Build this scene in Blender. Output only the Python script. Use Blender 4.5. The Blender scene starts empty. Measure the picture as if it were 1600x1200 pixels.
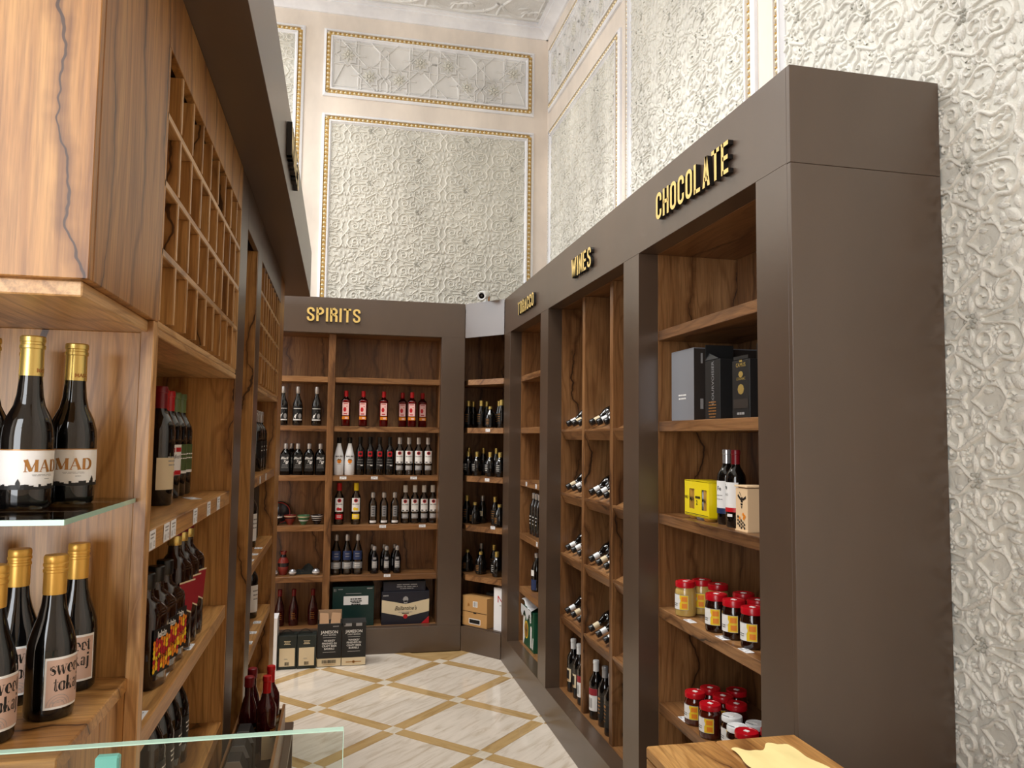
import bpy, bmesh, math, random
import numpy as np
from mathutils import Matrix, Vector
random.seed(4)
PI = math.pi
sc = bpy.context.scene
COL = sc.collection

# ------------------------------------------------------------------ camera
H = 1.68
cam_d = bpy.data.cameras.new('camera'); cam = bpy.data.objects.new('camera', cam_d); COL.objects.link(cam)
cam_d.sensor_width = 36.0; cam_d.lens = 1206.45 / 1600 * 36.0; cam_d.clip_start = 0.02
_y, _p, _r = 0.218536, 0.0696957, 0.01158
_f = Vector((math.sin(_y) * math.cos(_p), math.cos(_y) * math.cos(_p), math.sin(_p)))
_rt = Vector((math.cos(_y), -math.sin(_y), 0)); _up = _rt.cross(_f)
_r2 = math.cos(_r) * _rt + math.sin(_r) * _up; _u2 = -math.sin(_r) * _rt + math.cos(_r) * _up
cam.matrix_world = Matrix(((_r2.x, _u2.x, -_f.x, 0), (_r2.y, _u2.y, -_f.y, 0), (_r2.z, _u2.z, -_f.z, H), (0, 0, 0, 1)))
sc.camera = cam

# ------------------------------------------------------------------ light and exposure
sc.view_settings.view_transform = 'Standard'; sc.view_settings.look = 'None'
sc.view_settings.gamma = 1.0; sc.view_settings.use_curve_mapping = False
sc.view_settings.exposure = 0.0
sc.cycles.use_denoising = True
sc.cycles.max_bounces = 10; sc.cycles.diffuse_bounces = 5; sc.cycles.transparent_max_bounces = 24
sc.cycles.sample_clamp_indirect = 6.0
world = bpy.data.worlds.new('daylight'); sc.world = world; world.use_nodes = True
_bg = world.node_tree.nodes['Background']; _bg.inputs[0].default_value = (0.80, 0.88, 1.0, 1); _bg.inputs[1].default_value = 1.2

def area_light(name, loc, target, sx, sy, power, col=(1, 1, 1)):
    l = bpy.data.lights.new(name, 'AREA'); l.shape = 'RECTANGLE'; l.size = sx; l.size_y = sy; l.energy = power; l.color = col
    o = bpy.data.objects.new(name, l); COL.objects.link(o); o.location = loc
    o.rotation_euler = (Vector(target) - Vector(loc)).to_track_quat('-Z', 'Y').to_euler()
    return o
# daylight through the high windows of the left wall, and through the shop front behind the camera
for yy, w_ in ((0.6, 12), (2.9, 10), (5.8, 45)):
    area_light('window_daylight', (-3.37, yy, 3.75), (0.0, yy, 3.5), 1.15, 2.1, w_, (0.98, 0.99, 1.0))
area_light('shopfront_daylight', (-1.9, -1.67, 2.25), (-1.2, 2.0, 2.0), 1.8, 3.4, 118, (0.98, 0.99, 1.0))
# ceiling lamp over the hall, above the frame; second added as back-wall fill
for (x_, y_), w_, a_ in (((-0.15, 3.3), 66, 112), ((-1.7, 4.7), 88, 165)):
    l_ = area_light('ceiling_lamp_and_fill', (x_, y_, 5.25), (x_, y_, 0), 1.2, 1.2, w_, (1.0, 0.99, 0.965)); l_.data.spread = math.radians(a_)

# ------------------------------------------------------------------ colour and material helpers
def lin(c):
    return tuple(((x / 255) / 12.92 if x / 255 <= 0.04045 else ((x / 255 + 0.055) / 1.055) ** 2.4) for x in c)
M = {}
def mat(name, rgb, rough=0.5, metal=0.0, coat=0.0, spec=0.5):
    m = bpy.data.materials.new(name); m.use_nodes = True
    b = m.node_tree.nodes['Principled BSDF']
    b.inputs['Base Color'].default_value = (*lin(rgb), 1); b.inputs['Roughness'].default_value = rough
    b.inputs['Metallic'].default_value = metal; b.inputs['Coat Weight'].default_value = coat
    b.inputs['Specular IOR Level'].default_value = spec
    M[name] = m
    return m
def N(m, kind, **kw):
    n = m.node_tree.nodes.new(kind)
    for k, v in kw.items():
        if k.startswith('i_'):
            n.inputs[k[2:].replace('_', ' ')].default_value = v
        else:
            setattr(n, k, v)
    return n
def LK(m, a, b): m.node_tree.links.new(a, b)
def ramp(m, fac, stops, interp='LINEAR'):
    r = N(m, 'ShaderNodeValToRGB'); cr = r.color_ramp; cr.interpolation = interp
    while len(cr.elements) < len(stops): cr.elements.new(0.5)
    for e, (p, c) in zip(cr.elements, stops):
        e.position = p; e.color = (*lin(c), 1) if len(c) == 3 else c
    LK(m, fac, r.inputs[0]); return r.outputs[0]
def mth(m, op, a, b=None):
    n = N(m, 'ShaderNodeMath', operation=op)
    for i, v in enumerate((a, b)):
        if v is None: continue
        if hasattr(v, 'links'): LK(m, v, n.inputs[i])
        else: n.inputs[i].default_value = v
    return n.outputs[0]
def mix(m, fac, a, b, mode='MIX'):
    n = N(m, 'ShaderNodeMix', data_type='RGBA', blend_type=mode)
    for idx, v in ((0, fac), (6, a), (7, b)):
        if hasattr(v, 'links'): LK(m, v, n.inputs[idx])
        elif idx == 0: n.inputs[0].default_value = v
        else: n.inputs[idx].default_value = (*lin(v), 1)
    return n.outputs[2]
def coords(m, scale, shift=True):
    tc = N(m, 'ShaderNodeTexCoord'); mp = N(m, 'ShaderNodeMapping'); mp.inputs['Scale'].default_value = scale
    if shift:
        oi = N(m, 'ShaderNodeObjectInfo'); sh = N(m, 'ShaderNodeVectorMath', operation='SCALE'); sh.inputs[0].default_value = (7.3, 5.1, 9.7)
        LK(m, oi.outputs['Random'], sh.inputs['Scale'])
        ad = N(m, 'ShaderNodeVectorMath', operation='ADD'); LK(m, tc.outputs['Object'], ad.inputs[0]); LK(m, sh.outputs[0], ad.inputs[1])
        LK(m, ad.outputs[0], mp.inputs[0])
    else:
        LK(m, tc.outputs['Object'], mp.inputs[0])
    return mp.outputs[0]
def bump(m, h, strength, dist=0.01):
    b = N(m, 'ShaderNodeBump'); b.inputs['Strength'].default_value = strength; b.inputs['Distance'].default_value = dist
    LK(m, h, b.inputs['Height']); LK(m, b.outputs[0], m.node_tree.nodes['Principled BSDF'].inputs['Normal'])

def wood(name, axis, dark, midc, light, crack, rough=0.34):
    """knotty oak laminate with the grain along one axis: stretched noise, its contour lines as cathedral grain, meandering cracks, knots"""
    m = mat(name, midc, rough)
    def sc3(across, along):
        s = [across] * 3; s[axis] = along; return s
    broad = N(m, 'ShaderNodeTexNoise', i_Scale=1.0, i_Detail=5.0, i_Roughness=0.6, i_Distortion=0.6)
    LK(m, coords(m, sc3(6.5, 0.9)), broad.inputs['Vector'])
    fibre = N(m, 'ShaderNodeTexNoise', i_Scale=1.0, i_Detail=3.0, i_Roughness=0.7)
    LK(m, coords(m, sc3(170, 6)), fibre.inputs['Vector'])
    soft = N(m, 'ShaderNodeTexNoise', i_Scale=1.0, i_Detail=2.0, i_Roughness=0.45, i_Distortion=0.9)
    LK(m, coords(m, sc3(4.2, 0.75)), soft.inputs['Vector'])
    base = ramp(m, broad.outputs['Fac'], [(0.30, dark), (0.48, midc), (0.72, light)])
    wv = [1.0, 1.37, 1.21]; wv[axis] = 0.0      # position across the grain, whichever way the board faces
    dt = N(m, 'ShaderNodeVectorMath', operation='DOT_PRODUCT'); LK(m, coords(m, (1, 1, 1)), dt.inputs[0]); dt.inputs[1].default_value = wv
    across = dt.outputs['Value']
    rings = mth(m, 'SINE', mth(m, 'ADD', mth(m, 'MULTIPLY', across, 150.0), mth(m, 'MULTIPLY', soft.outputs['Fac'], 60.0)))
    ringc = ramp(m, rings, [(0.0, (255, 255, 255)), (0.55, (255, 255, 255)), (1.0, (214, 204, 192))])
    base = mix(m, 0.7, base, ringc, 'MULTIPLY')
    fc = ramp(m, fibre.outputs['Fac'], [(0.30, (196, 190, 184)), (0.60, (255, 255, 255))])
    base = mix(m, 0.8, base, fc, 'MULTIPLY')
    # long cracks meandering along the grain, broken up by another noise
    wob = N(m, 'ShaderNodeTexNoise', i_Scale=1.0, i_Detail=5.0, i_Roughness=0.5); LK(m, coords(m, sc3(1.4, 2.4)), wob.inputs['Vector'])
    ph = mth(m, 'FRACT', mth(m, 'ADD', mth(m, 'MULTIPLY', across, 4.3), mth(m, 'MULTIPLY', wob.outputs['Fac'], 1.5)))
    near = mth(m, 'ABSOLUTE', mth(m, 'SUBTRACT', ph, 0.5))
    brk = N(m, 'ShaderNodeTexNoise', i_Scale=1.0, i_Detail=2.0); LK(m, coords(m, sc3(3.0, 2.2)), brk.inputs['Vector'])
    wid = mth(m, 'MAXIMUM', mth(m, 'MULTIPLY', mth(m, 'SUBTRACT', brk.outputs['Fac'], 0.44), 0.10), 0.0)
    line = ramp(m, mth(m, 'SUBTRACT', wid, near), [(0.0, (0, 0, 0)), (0.004, (255, 255, 255))])
    halo = ramp(m, near, [(0.0, (160, 138, 116)), (0.10, (255, 255, 255))])
    base = mix(m, 0.75, base, halo, 'MULTIPLY')
    base = mix(m, mth(m, 'MULTIPLY', line, 0.85), base, crack)
    vor = N(m, 'ShaderNodeTexVoronoi', i_Scale=1.0, i_Randomness=1.0); LK(m, coords(m, sc3(4.5, 2.2)), vor.inputs['Vector'])
    knot = ramp(m, vor.outputs['Distance'], [(0.0, (255, 255, 255)), (0.025, (190, 190, 190)), (0.07, (0, 0, 0))])
    base = mix(m, mth(m, 'MULTIPLY', knot, 0.7), base, crack)
    LK(m, base, m.node_tree.nodes['Principled BSDF'].inputs['Base Color'])
    bump(m, fibre.outputs['Fac'], 0.08, 0.002)
    return m
for ax, nm in ((0, 'x'), (1, 'y'), (2, 'z')):
    wood('oak_honey_' + nm, ax, (140, 92, 46), (182, 130, 72), (212, 163, 100), (52, 30, 16))
    wood('oak_brown_' + nm, ax, (100, 66, 38), (142, 99, 60), (174, 129, 84), (44, 27, 15))  # same oak as the honey tone, darkened to put bay shade into its colour
wood('oak_edge', 1, (196, 148, 92), (216, 172, 118), (230, 192, 142), (170, 124, 78))
wood('oak_edge_z', 2, (190, 142, 88), (212, 166, 112), (228, 188, 138), (160, 116, 72))

def laminate(name, rgb, rough):
    m = mat(name, rgb, rough)
    n = N(m, 'ShaderNodeTexNoise', i_Scale=3.0, i_Detail=4.0, i_Roughness=0.6); LK(m, coords(m, (1, 1, 0.5), False), n.inputs['Vector'])
    c = ramp(m, n.outputs['Fac'], [(0.3, tuple(int(x * 0.94) for x in rgb)), (0.7, tuple(min(255, int(x * 1.05)) for x in rgb))])
    LK(m, c, m.node_tree.nodes['Principled BSDF'].inputs['Base Color'])
    g = N(m, 'ShaderNodeTexNoise', i_Scale=420.0, i_Detail=1.0); LK(m, coords(m, (1, 1, 1), False), g.inputs['Vector'])
    bump(m, g.outputs['Fac'], 0.015, 0.001)
    return m
laminate('brown_laminate', (83, 66, 53), 0.31); M['brown_laminate'].node_tree.nodes['Principled BSDF'].inputs['Specular IOR Level'].default_value = 1.0
laminate('peach_paint', (236, 225, 213), 0.6)
laminate('white_paint', (240, 241, 246), 0.42)
def pearl(name, rgb, scale):
    m = laminate(name, rgb, 0.42)
    n = N(m, 'ShaderNodeTexNoise', i_Scale=scale, i_Detail=3.0, i_Distortion=1.4); LK(m, coords(m, (1, 1, 1), False), n.inputs['Vector'])
    bump(m, n.outputs['Fac'], 0.35, 0.012)
    return m
pearl('pearl_plaster', (218, 216, 206), 24.0)
pearl('pearl_relief', (228, 226, 217), 60.0)
laminate('smooth_plaster', (228, 227, 224), 0.35)
pearl('ceiling_plaster', (232, 232, 230), 30.0)
mat('gold_leaf', (206, 172, 104), 0.3, 0.6)
mat('gold_pearl', (238, 222, 184), 0.22, 0.35)
mat('sign_gold', (246, 212, 128), 0.3, 0.25)
mat('sign_return', (20, 14, 11), 0.5)

def marble(name, base, vein, rough):
    m = mat(name, base, rough)
    w = N(m, 'ShaderNodeTexNoise', i_Scale=1.0, i_Detail=6.0, i_Roughness=0.62, i_Distortion=1.1)
    tc = coords(m, (3.0, 17.0, 1.0)); LK(m, tc, w.inputs['Vector'])
    c = ramp(m, w.outputs['Fac'], [(0.32, vein), (0.5, base), (0.7, tuple(min(255, x + 8) for x in base))])
    LK(m, c, m.node_tree.nodes['Principled BSDF'].inputs['Base Color'])
    return m
marble('cream_marble', (230, 219, 204), (206, 190, 168), 0.08)
marble('tan_marble', (196, 164, 112), (172, 138, 88), 0.12)
marble('light_marble', (230, 220, 202), (214, 200, 176), 0.09)

def glassy(name, tint, gloss=0.12, rough=0.03, dens=1.0):
    """clear glass: tinted see-through with a Fresnel reflection on top"""
    m = bpy.data.materials.new(name); m.use_nodes = True; nt = m.node_tree; nt.nodes.clear()
    out = nt.nodes.new('ShaderNodeOutputMaterial'); mx = nt.nodes.new('ShaderNodeMixShader')
    tr = nt.nodes.new('ShaderNodeBsdfTransparent'); tr.inputs[0].default_value = (*lin(tint), 1)
    gl = nt.nodes.new('ShaderNodeBsdfGlossy'); gl.inputs['Roughness'].default_value = rough
    lw = nt.nodes.new('ShaderNodeLayerWeight'); lw.inputs[0].default_value = gloss
    nt.links.new(lw.outputs['Facing' if dens > 1 else 'Fresnel'], mx.inputs[0])
    nt.links.new(tr.outputs[0], mx.inputs[1]); nt.links.new(gl.outputs[0], mx.inputs[2]); nt.links.new(mx.outputs[0], out.inputs[0])
    M[name] = m; return m
glassy('sheet_glass', (249, 253, 251), 0.26)
glassy('clear_glass', (244, 248, 249), 0.40, 0.06)
glassy('blue_glass', (170, 182, 214), 0.40, 0.04)
glassy('red_glass', (206, 40, 46), 0.30, 0.05)
glassy('grey_glass', (96, 100, 104), 0.32, 0.05)
mat('glass_edge', (184, 220, 202), 0.15)
mat('black_glass', (10, 9, 9), 0.05, 0, 0.6)
mat('green_black_glass', (12, 17, 10), 0.06, 0, 0.5)
mat('amber_black_glass', (34, 14, 7), 0.07, 0, 0.5)
mat('dark_red_glass', (58, 10, 14), 0.07, 0, 0.4)
mat('white_ceramic', (236, 236, 236), 0.18)
mat('white_card', (238, 238, 240), 0.55)
mat('label_white', (240, 238, 234), 0.5)
mat('label_cream', (226, 208, 172), 0.55)
mat('label_rose', (204, 170, 152), 0.5)
mat('label_pink', (244, 196, 190), 0.5)
mat('label_red', (196, 24, 36), 0.4)
mat('label_crimson', (150, 26, 40), 0.45)
mat('label_yellow', (246, 206, 40), 0.45)
mat('label_orange', (240, 140, 24), 0.45)
mat('label_blue', (36, 52, 92), 0.45)
mat('label_green', (76, 92, 50), 0.5)
mat('label_black', (14, 14, 15), 0.4)
mat('label_silver', (170, 172, 176), 0.3, 0.5)
mat('ink_black', (16, 14, 13), 0.5)
mat('ink_grey', (150, 148, 146), 0.5)
mat('ink_gold', (178, 124, 62), 0.35, 0.3)
mat('ink_white', (236, 234, 230), 0.5)
mat('ink_red', (186, 26, 34), 0.5)
mat('cap_gold', (222, 196, 116), 0.26, 0.75)
mat('cap_matt_gold', (222, 170, 78), 0.34, 0.45)
mat('cap_red', (190, 22, 30), 0.3)
mat('cap_darkred', (120, 16, 26), 0.35)
mat('cap_green', (96, 116, 70), 0.4)
mat('cap_black', (16, 16, 17), 0.3)
mat('cap_silver', (206, 206, 208), 0.25, 0.7)
mat('cap_white', (236, 238, 238), 0.3)
mat('cap_yellow', (246, 214, 30), 0.3)
mat('cap_pink', (222, 92, 98), 0.3)
mat('jar_red', (186, 16, 30), 0.25)
mat('honey_blond', (196, 164, 92), 0.2, 0, 0.6)
mat('honey_dark', (34, 12, 6), 0.08, 0, 0.6)
mat('honey_amber', (74, 22, 10), 0.1, 0, 0.6)
mat('carton_black', (26, 26, 26), 0.45)
mat('carton_green', (16, 48, 44), 0.4)
mat('carton_navy', (24, 26, 40), 0.4)
mat('carton_kraft', (192, 146, 88), 0.7)
mat('carton_grey', (150, 152, 158), 0.3, 0.35)
mat('carton_inside', (186, 150, 116), 0.7)
mat('carton_darkgreen', (30, 38, 34), 0.45)
mat('yellow_card', (246, 220, 20), 0.3)
mat('light_wood_box', (232, 200, 158), 0.6)
mat('paper_yellow', (246, 226, 158), 0.8)
mat('plastic_bag', (226, 230, 232), 0.3)
mat('crate_green', (20, 84, 58), 0.4)
mat('ceramic_red', (132, 46, 38), 0.2)
mat('ceramic_green', (74, 120, 84), 0.15)
mat('ceramic_dark', (34, 30, 34), 0.15)
mat('cloth_dark', (26, 30, 26), 0.9)
mat('lens_black', (8, 8, 9), 0.08)
mat('teal_plastic', (130, 206, 196), 0.3)
mat('rust_metal', (176, 116, 60), 0.5, 0.4)
mat('frame_dark', (50, 44, 40), 0.4)

# ------------------------------------------------------------------ mesh helpers
class MB:
    def __init__(s): s.v = []; s.f = []; s.m = []
    def add(s, verts, faces, mi=0):
        o = len(s.v); s.v.extend([tuple(float(c) for c in p) for p in verts]); s.f.extend([tuple(o + i for i in f) for f in faces])
        s.m.extend([mi] * len(faces)); return s
    def box(s, x0, x1, y0, y1, z0, z1, mi=0, c=0.0):
        if c <= 0:
            v = [(x, y, z) for z in (z0, z1) for y in (y0, y1) for x in (x0, x1)]
            return s.add(v, [(0, 2, 3, 1), (4, 5, 7, 6), (0, 1, 5, 4), (2, 6, 7, 3), (0, 4, 6, 2), (1, 3, 7, 5)], mi)
        bm = bmesh.new(); bmesh.ops.create_cube(bm, size=1.0)
        for v in bm.verts:
            v.co = Vector(((x0 + x1) / 2 + v.co.x * (x1 - x0), (y0 + y1) / 2 + v.co.y * (y1 - y0), (z0 + z1) / 2 + v.co.z * (z1 - z0)))
        bmesh.ops.bevel(bm, geom=list(bm.edges), offset=c, segments=1, affect='EDGES')
        bm.verts.index_update(); s.add([v.co[:] for v in bm.verts], [[v.index for v in f.verts] for f in bm.faces], mi); bm.free(); return s
    def lathe(s, prof, seg=20, mi=0, sq=None, cx=0, cy=0, dy=1.0, cap0=True, cap1=True):
        """prof: (radius, z[, squareness]); squareness 2 is round, 6 a rounded square"""
        n = len(prof); vs = []
        for p in prof:
            e = p[2] if len(p) > 2 else (sq or 2)
            for k in range(seg):
                a = 2 * PI * (k + 0.5) / seg; ca, sa = math.cos(a), math.sin(a)
                q = 1.0 if e == 2 else (abs(ca) ** e + abs(sa) ** e) ** (-1.0 / e)
                vs.append((cx + p[0] * q * ca, cy + p[0] * q * sa * dy, p[1]))
        fs = [(i * seg + k, i * seg + (k + 1) % seg, (i + 1) * seg + (k + 1) % seg, (i + 1) * seg + k) for i in range(n - 1) for k in range(seg)]
        if cap0: fs.append(tuple(range(seg - 1, -1, -1)))
        if cap1: fs.append(tuple((n - 1) * seg + k for k in range(seg)))
        return s.add(vs, fs, mi)
    def prism(s, pts, axis, a0, a1, mi=0):
        """polygon in the two other axes, pushed along axis (0 x, 1 y, 2 z)"""
        n = len(pts)
        def P(p, a): q = list(p); q.insert(axis, a); return q
        vs = [P(p, a0) for p in pts] + [P(p, a1) for p in pts]
        return s.add(vs, [tuple(range(n)), tuple(range(2 * n - 1, n - 1, -1))] + [(i, i + n, (i + 1) % n + n, (i + 1) % n) for i in range(n)], mi)
    def obj(s, name, mats, parent=None, off=(0, 0, 0), angle=35):
        me = bpy.data.meshes.new(name)
        me.from_pydata([(p[0] - off[0], p[1] - off[1], p[2] - off[2]) for p in s.v], [], s.f)
        if isinstance(mats, str): mats = [mats]
        for k in mats: me.materials.append(M[k])
        me.polygons.foreach_set('material_index', s.m)
        bm = bmesh.new(); bm.from_mesh(me); bmesh.ops.recalc_face_normals(bm, faces=bm.faces); bm.to_mesh(me); bm.free()
        me.polygons.foreach_set('use_smooth', [True] * len(me.polygons)); me.set_sharp_from_angle(angle=math.radians(angle))
        me.update()
        o = bpy.data.objects.new(name, me); COL.objects.link(o)
        if parent is not None: o.parent = parent
        return o
def empty(name, loc, rz=0.0):
    o = bpy.data.objects.new(name, None); COL.objects.link(o); o.location = loc; o.rotation_euler = (0, 0, rz); o.empty_display_size = 0.05; return o
def tag(o, label=None, cat=None, group=None, kind=None):
    for k, v in (('label', label), ('category', cat), ('group', group), ('kind', kind)):
        if v is not None: o[k] = v
    return o
def dup(o, parent=None):
    c = o.copy(); COL.objects.link(c); c.parent = parent
    for ch in list(o.children): dup(ch, c)
    return c
def bx(*a, **k): return MB().box(*a, **k)
ORD = ['first', 'second', 'third', 'fourth', 'fifth', 'sixth', 'seventh', 'eighth', 'ninth']
def nth(i, n, side='left'):
    if n == 1: return 'only'
    if n == 2: return ('left-hand', 'right-hand')[i if side == 'left' else 1 - i]
    if i == n - 1 and n > 2: return 'last' if side != 'left' else 'rightmost'
    return ORD[i]

# ---- flat lettering: strokes with their own widths, and the built-in face for small print
def arc(cx, cy, rx, ry, a0, a1, n=10):
    return [(cx + rx * math.cos(math.radians(a0 + (a1 - a0) * k / n)), cy + ry * math.sin(math.radians(a0 + (a1 - a0) * k / n))) for k in range(n + 1)]
def stroke(pts, w):
    """ribbon of width w (number or one per point) along pts -> (left side, right side)"""
    n = len(pts); P = np.array(pts, float); W = np.array(w if hasattr(w, '__len__') else [w] * n, float) / 2
    closed = np.allclose(P[0], P[-1])
    L, R = [], []
    for i in range(n):
        a = P[i] - P[i - 1] if i > 0 else (P[-1] - P[-2] if closed else P[1] - P[0])
        b = P[i + 1] - P[i] if i < n - 1 else (P[1] - P[0] if closed else P[-1] - P[-2])
        a = a / (np.linalg.norm(a) + 1e-9); b = b / (np.linalg.norm(b) + 1e-9)
        t = a + b; t = t / (np.linalg.norm(t) + 1e-9); nn = np.array((-t[1], t[0])); k = 1 / max(0.5, abs(np.dot(nn, (-a[1], a[0]))))
        L.append(P[i] + nn * W[i] * k); R.append(P[i] - nn * W[i] * k)
    return L, R
def sign_glyph(ch):
    t = 0.135; Wd = 0.45; a = (Wd - t) / 2; cx = Wd / 2; yt = 1 - t / 2 - a; yb = t / 2 + a; h = t / 2
    S = []; poly = []
    def par(x0, y0, x1, y1, w=t): poly.append([(x0 - w / 2, y0), (x0 + w / 2, y0), (x1 + w / 2, y1), (x1 - w / 2, y1)])
    if ch == 'C': S = [[(cx + a, .66)] + arc(cx, yt, a, a, 0, 180) + arc(cx, yb, a, a, 180, 360) + [(cx + a, .34)]]
    elif ch == 'O': S = [arc(cx, yt, a, a, 0, 180) + arc(cx, yb, a, a, 180, 360) + [(cx + a, yt)]]
    elif ch == 'S': S = [[(cx + a, .69)] + arc(cx, yt, a, a, 0, 180) + [(cx - a, .68), (cx - a * .8, .60), (cx + a * .8, .40), (cx + a, .32)] + arc(cx, yb, a, a, 0, -180) + [(cx - a, .31)]]
    elif ch == 'L': S = [[(h, 0), (h, 1)], [(h, h), (Wd - .04, h)]]
    elif ch == 'H': S = [[(h, 0), (h, 1)], [(Wd - h, 0), (Wd - h, 1)], [(h, .5), (Wd - h, .5)]]
    elif ch == 'I': S = [[(h, 0), (h, 1)]]
    elif ch == 'T': S = [[(cx, 0), (cx, 1)], [(0, 1 - h), (Wd, 1 - h)]]
    elif ch == 'E': S = [[(h, 0), (h, 1)], [(h, 1 - h), (Wd - .05, 1 - h)], [(h, .5), (Wd - .08, .5)], [(h, h), (Wd - .05, h)]]
    elif ch in 'PRB':
        S = [[(h, 0), (h, 1)], [(h, 1 - h), (cx, 1 - h)] + arc(cx, .74, a, .26 - h, 90, -90) + [(h, .48)]]
        if ch == 'B': S.append([(h, .48 + 0.0), (cx, .48)] + arc(cx, .277, a, .277 - h, 90, -90) + [(h, h)])
        if ch == 'R': S.append([(cx + a * .9, .40), (cx + a, .30), (cx + a, 0)])
        if ch == 'R': S[-1] = [(cx, .48)] + arc(cx, .36, a, .12, 90, 0) + [(cx + a, 0)]
    elif ch == 'N': S = [[(h, 0), (h, 1)], [(Wd + .02 - h, 0), (Wd + .02 - h, 1)]]; par(Wd - h, 0, h, 1)
    elif ch == 'A': par(h, 0, cx, 1); par(Wd - h, 0, cx, 1); S = [[(h + .04, .26), (Wd - h - .04, .26)]]
    elif ch == 'W':
        par(.20, 0, h, 1, .14); par(.20, 0, .325, 1, .13); par(.46, 0, .325, 1, .13); par(.46, 0, .66 - h, 1, .14); Wd = .66
    elif ch == 'K': S = [[(h, 0), (h, 1)]]; par(h, .38, Wd - h, 1); par(Wd - h, 0, h + .08, .55)
    elif ch == 'D': S = [[(h, 0), (h, 1)], [(h, 1 - h), (cx, 1 - h)] + arc(cx, .5, a, .5 - h, 90, -90) + [(h, h)]]
    elif ch == 'Y': S = [[(cx, 0), (cx, .5)]]; par(cx, .4, h, 1); par(cx, .4, Wd - h, 1)
    return ([stroke(s, t) for s in S], poly, Wd if ch not in 'I' else t)
def letter_mesh(ch, height, depth, to3):
    """extruded letter; to3(u, v, d) -> world"""
    strokes, polys, w = sign_glyph(ch); mb = MB()
    for L, R in strokes:
        n = len(L)
        vs = [to3(p[0] * height, p[1] * height, d) for d in (depth, 0) for q in (L, R) for p in q]
        fs = [(i, i + 1, n + i + 1, n + i) for i in range(n - 1)]; ms = [0] * len(fs)
        sd = [(i, 2 * n + i, 2 * n + i + 1, i + 1) for i in range(n - 1)] + [(n + i, n + i + 1, 3 * n + i + 1, 3 * n + i) for i in range(n - 1)]
        sd += [(0, n, 3 * n, 2 * n), (n - 1, 3 * n - 1, 4 * n - 1, 2 * n - 1)]
        sd[-1] = (n - 1, 2 * n - 1, 4 * n - 1, 3 * n - 1)
        o = len(mb.v); mb.v.extend(vs); mb.f.extend([tuple(o + k for k in f) for f in fs + sd]); mb.m.extend(ms + [1] * len(sd))
    for p in polys:
        n = len(p); vs = [to3(q[0] * height, q[1] * height, d) for d in (depth, 0) for q in p]
        o = len(mb.v); mb.v.extend(vs); mb.f.append(tuple(o + i for i in range(n))); mb.m.append(0)
        for i in range(n): mb.f.append((o + i, o + n + i, o + n + (i + 1) % n, o + (i + 1) % n)); mb.m.append(1)
    return mb, w * height

def serif_glyph(ch):
    """high-contrast letters, x-height 1 for lower case, cap height 1 for capitals -> list of (points, widths), advance"""
    T, t = .30, .07
    if ch == 'M': return [([(.12, 0), (.12, 1)], t), ([(.12, 1), (.5, .05)], [T, T * .8]), ([(.5, .05), (.88, 1)], t), ([(.9, 0), (.9, 1)], T * .8), ([(0, .03), (.26, .03)], .06), ([(.74, .03), (1.06, .03)], .06), ([(.0, .97), (.2, .97)], .06), ([(.84, .97), (1.06, .97)], .06)], 1.12
    if ch == 'A': return [([(.08, 0), (.42, 1)], t), ([(.42, 1), (.78, 0)], [T * .6, T * .85]), ([(.2, .33), (.64, .33)], .06), ([(0, .03), (.2, .03)], .06), ([(.6, .03), (.94, .03)], .06)], .96
    if ch == 'D': return [([(.17, 0), (.17, 1)], T * .8), ([(.05, .97), (.4, .97)] + arc(.4, .5, .38, .47, 90, -90, 12) + [(.05, .03)], [.06, .06] + [.06 + .2 * math.sin(PI * k / 12) for k in range(13)] + [.06])], .9
    if ch == 'o': return [(arc(.36, .5, .26, .47, 90, 450, 20), [.06 + .26 * abs(math.sin(2 * PI * k / 20)) for k in range(21)])], .74
    if ch == 'e': return [([(.14, .52), (.58, .52)] + arc(.36, .52, .24, .46, 0, 300, 18), [.06, .06] + [.10 + .22 * abs(math.sin(math.radians(300 * k / 18 - 90))) ** 2 if k > 4 else .16 for k in range(19)])], .70
    if ch == 's': return [([(.48, .74), (.46, .9), (.30, .96), (.14, .84), (.14, .68), (.32, .54), (.48, .40), (.50, .18), (.34, .03), (.16, .06), (.10, .26)], [.05, .05, .07, .16, .22, .30, .22, .14, .07, .05, .05])], .62
    if ch == 'w': return [([(.08, 1), (.32, 0)], [T * .9, T * .6]), ([(.32, 0), (.52, .96)], t), ([(.50, 1), (.74, 0)], [T * .9, T * .6]), ([(.74, 0), (.98, 1)], t), ([(-.06, .97), (.26, .97)], .06), ([(.86, .97), (1.1, .97)], .06)], 1.12
    if ch == 't': return [([(.2, 1.3), (.2, .2), (.28, .06), (.42, .08)], [.12, T * .85, T * .7, .06]), ([(.0, .95), (.44, .95)], .08)], .50
    if ch == 'k': return [([(.16, 0), (.16, 1.5)], T * .85), ([(.2, .42), (.56, .97)], t), ([(.30, .6), (.62, 0)], T * .85), ([(.0, .03), (.34, .03)], .06), ([(.44, .03), (.78, .03)], .06)], .80
    if ch == 'a': return [([(.14, .76), (.22, .94), (.38, .94), (.48, .8), (.48, .04), (.62, .04)], [.2, .1, .08, T * .8, T * .8, .06]), (arc(.30, .28, .18, .24, 90, 270, 10) + [(.46, .12)], [.06] + [.06 + .2 * math.sin(PI * k / 10) for k in range(1, 11)] + [.06])], .68
    if ch == 'j': return [([(.18, 1), (.18, -.2), (.08, -.42), (-.08, -.36)], [T * .85, T * .8, .12, .16]), ([(.18, 1.2), (.18, 1.45)], .26)], .40
    return [], .4
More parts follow.
